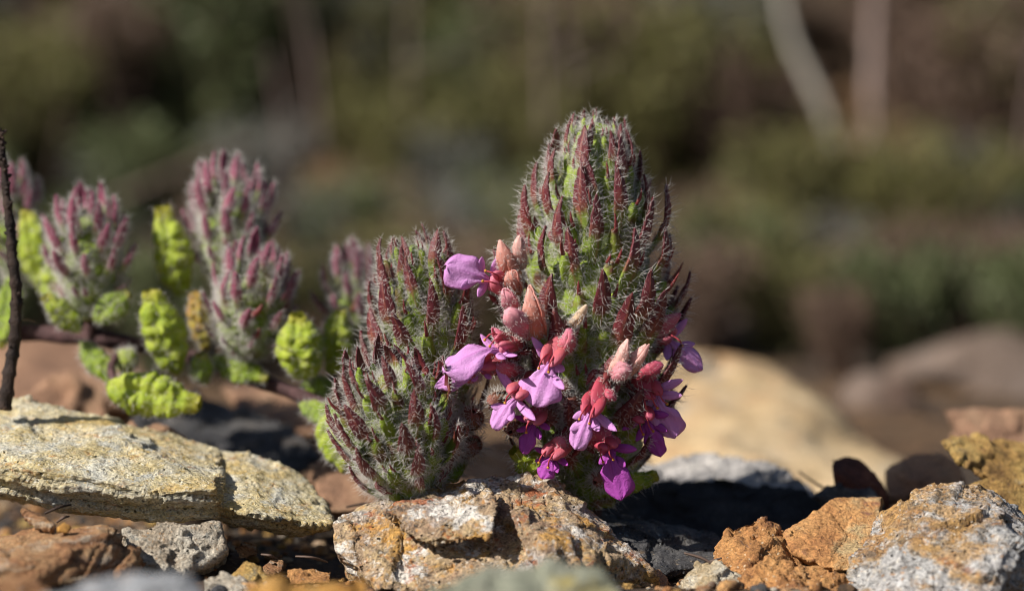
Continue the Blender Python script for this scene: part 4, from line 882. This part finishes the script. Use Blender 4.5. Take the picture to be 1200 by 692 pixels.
rr = random.Random(77)
for k in range(16):                                                # plant litter between the stones
    px, py, Y = rr.choice([(rr.uniform(260, 390), rr.uniform(640, 680), -.9), (rr.uniform(480, 690), rr.uniform(570, 592), rr.uniform(-.2, .6)), (rr.uniform(0, 140), rr.uniform(598, 622), -1.3), (rr.uniform(800, 1010), rr.uniform(645, 672), -1.1), (rr.uniform(400, 480), rr.uniform(560, 600), .8)])
    l = rr.uniform(15, 42); a = rr.uniform(-.5, .5)
    twig('twig', 'short dry twig bit fallen between the stones', rr.choice(('twig_brown', 'twig_pale', 'dry')), [(px, py, Y), (px + l * .5, py - l * .5 * sin(a) - 2, Y - .05), (px + l * cos(a), py - l * sin(a), Y + rr.uniform(-.2, .2))], [.012, .018, .010], k, 0, 'twig', 'twig litter among the stones', 14)

# ------------------------------------------------------------------ scrub behind
def scrub_mat(name, a, b, c, trans=.25):
    return soft_mat(name, lambda n: n.mix(n.math('MULTIPLY', n('ObjectInfo').outputs['Random'], .5), n.ramp(n.noise(n('TexCoord').outputs['Object'], .5, 4).outputs['Fac'], [(.35, a), (.5, b), (.65, c)]), b), trans=trans, rough=.6)
M['scrub_green'] = scrub_mat('scrub_green', (.055, .065, .03), (.11, .13, .055), (.18, .20, .09))
M['scrub_olive'] = scrub_mat('scrub_olive', (.09, .085, .03), (.17, .16, .055), (.27, .25, .10))
M['scrub_brown'] = scrub_mat('scrub_brown', (.08, .05, .035), (.19, .125, .09), (.32, .225, .17))
M['scrub_grey'] = scrub_mat('scrub_grey', (.09, .095, .085), (.20, .205, .18), (.33, .33, .29))
def shrub_proto(kind, seed, nst, nleaf, leaf_l, leaf_w):
    rr = random.Random(seed); rng = np.random.default_rng(seed); st = MB(); lf = MB()
    V = []; F = []
    for k in range(nst):
        a = rr.uniform(0, 2 * pi); sp = rr.uniform(.1, .8); h = rr.uniform(.6, 1.0)
        pts = [Vector((0, 0, -.15)), Vector((cos(a) * sp * .35, sin(a) * sp * .35, h * .5)), Vector((cos(a) * sp * .6, sin(a) * sp * .6, h))]
        sweep(st, pts, [.022, .015, .006], 6, 10, 0); cc = spline(pts, 24)
        for _ in range(nleaf // nst):
            q = cc[rr.randrange(5, 24)] + rng.normal(size=3) * .06
            d = rng.normal(size=3) + np.array((cos(a) * .6, sin(a) * .6, .7)); d /= np.linalg.norm(d)
            s = np.cross(d, rng.normal(size=3)); s /= np.linalg.norm(s); u = np.cross(s, d)
            l = leaf_l * rr.uniform(.6, 1.3); w = leaf_w * rr.uniform(.7, 1.2); i = len(V)
            V += [q, q + d * l * .5 + s * w + u * w * .3, q + d * l, q + d * l * .5 - s * w + u * w * .3]; F += [(i, i + 1, i + 2), (i, i + 2, i + 3)]
    lf.add(np.array(V), F, 0)
    return st.mesh('stems', [M['twig_brown']]), lf.mesh('foliage', [M['scrub_' + kind]])
SH = {'green': shrub_proto('green', 1, 26, 2600, .09, .022), 'olive': shrub_proto('olive', 2, 30, 2400, .08, .018),
      'brown': shrub_proto('brown', 3, 34, 1800, .09, .014), 'grey': shrub_proto('grey', 4, 26, 2200, .07, .016)}
LAB = {'green': 'dark green leafy bush blurred on the bank behind', 'olive': 'olive green bush blurred on the bank behind', 'brown': 'dry brown bush blurred on the bank behind', 'grey': 'grey-green bush blurred on the bank behind'}
def shrub(kind, x, y, size, rz):
    o = empty('shrub', (x, y, ground_z(x, y)), LAB[kind], 'bush', 'scrub on the bank behind'); o.scale = (size,) * 3; o.rotation_euler.z = rz
    st, lf = SH[kind]; link('stem', st, o); link('foliage', lf, o)
rr = random.Random(34)
kinds = ['green', 'olive', 'brown', 'grey', 'grey', 'olive', 'brown']
for k in range(240):
    y = 31 + 36 * rr.random() ** 1.25; hw = 6.4 * (40 + y) / 40 + 2
    x = rr.uniform(-hw, hw); s = rr.uniform(2.2, 5.2)
    if y < 36: s *= .6
    shrub(rr.choice(kinds), x, y, s, rr.uniform(0, 6.28))
for k in range(60):
    y = rr.uniform(21, 33); hw = 6.4 * (40 + y) / 40 + 1; x = rr.uniform(-hw, hw)
    shrub(rr.choice(['brown', 'brown', 'olive', 'green']), x, y, rr.uniform(1.3, 2.6), rr.uniform(0, 6.28))
for k in range(26):
    px, Y = rr.uniform(-20, 1220), rr.uniform(33, 40); y0 = rr.uniform(150, 330); h = rr.uniform(120, 330); lean = rr.gauss(0, 60)
    twig('dry_stalk', 'thin dry stalk blurred among the scrub on the bank', rr.choice(('twig_pink', 'twig_brown', 'twig_brown')), [(px, y0, Y), (px + lean * .4, y0 - h * .5, Y), (px + lean, y0 - h, Y)], [.05, .04, .025], k, 1, 'stalk', 'dry stalks in the scrub', 16)
twig('dry_branch', 'pale bleached stem slanting in the blurred scrub at upper right', 'twig_pale', [(985, 185, 35), (962, 120, 35), (925, 40, 35.5), (912, -40, 36)], [.15, .11, .08], 3, 0, 'branch')
twig('dry_branch', 'pinkish bare stem upright in the blurred scrub at upper right', 'twig_pink', [(1035, 215, 35.5), (1022, 130, 35.5), (1024, 20, 36), (1030, -60, 36)], [.15, .13, .1], 4, 0, 'branch')
twig('dry_branch', 'pale branch lying across the blurred bank at the right edge', 'twig_pink', [(1010, 165, 35), (1080, 200, 35), (1160, 212, 35), (1280, 222, 35)], [.14, .18, .2], 5, 0, 'branch')
twig('dry_branch', 'grey fallen branch blurred behind the left bud heads', 'twig_brown', [(130, 235, 33), (190, 210, 33), (240, 190, 33), (300, 170, 34)], [.08, .11, .07], 6, 0, 'branch')
twig('dry_branch', 'thin grey stem slanting across the blurred scrub at top right corner', 'twig_pink', [(1100, 130, 40), (1150, 60, 40), (1190, -30, 40)], [.18, .15], 7, 2, 'branch')

# ------------------------------------------------------------------ light
S = Vector((-.68, -.36, .64)).normalized()
w = bpy.data.worlds.new('World'); SC.world = w; w.use_nodes = True
nt = w.node_tree; bg = nt.nodes['Background']; sky = nt.nodes.new('ShaderNodeTexSky'); sky.sky_type = 'NISHITA'; sky.sun_disc = False
sky.sun_elevation = math.asin(S.z); sky.sun_rotation = math.atan2(S.x, S.y)
nt.links.new(sky.outputs[0], bg.inputs[0]); bg.inputs[1].default_value = .05
sd = bpy.data.lights.new('sun', 'SUN'); sd.energy = 5.0; sd.angle = radians(.5); sd.color = (1, .95, .87)
so = bpy.data.objects.new('sun', sd); C.objects.link(so); so.rotation_euler = S.to_track_quat('Z', 'Y').to_euler(); so.location = (-20, -10, 20)
SC.view_settings.view_transform = 'Standard'; SC.view_settings.look = 'None'; SC.view_settings.gamma = 1; SC.view_settings.exposure = .52
SC.render.engine = 'CYCLES'
SC.cycles.use_denoising = True; SC.cycles.filter_width = 1.0
SC.cycles.max_bounces = 6; SC.cycles.diffuse_bounces = 3; SC.cycles.glossy_bounces = 2; SC.cycles.transmission_bounces = 4; SC.cycles.transparent_max_bounces = 4
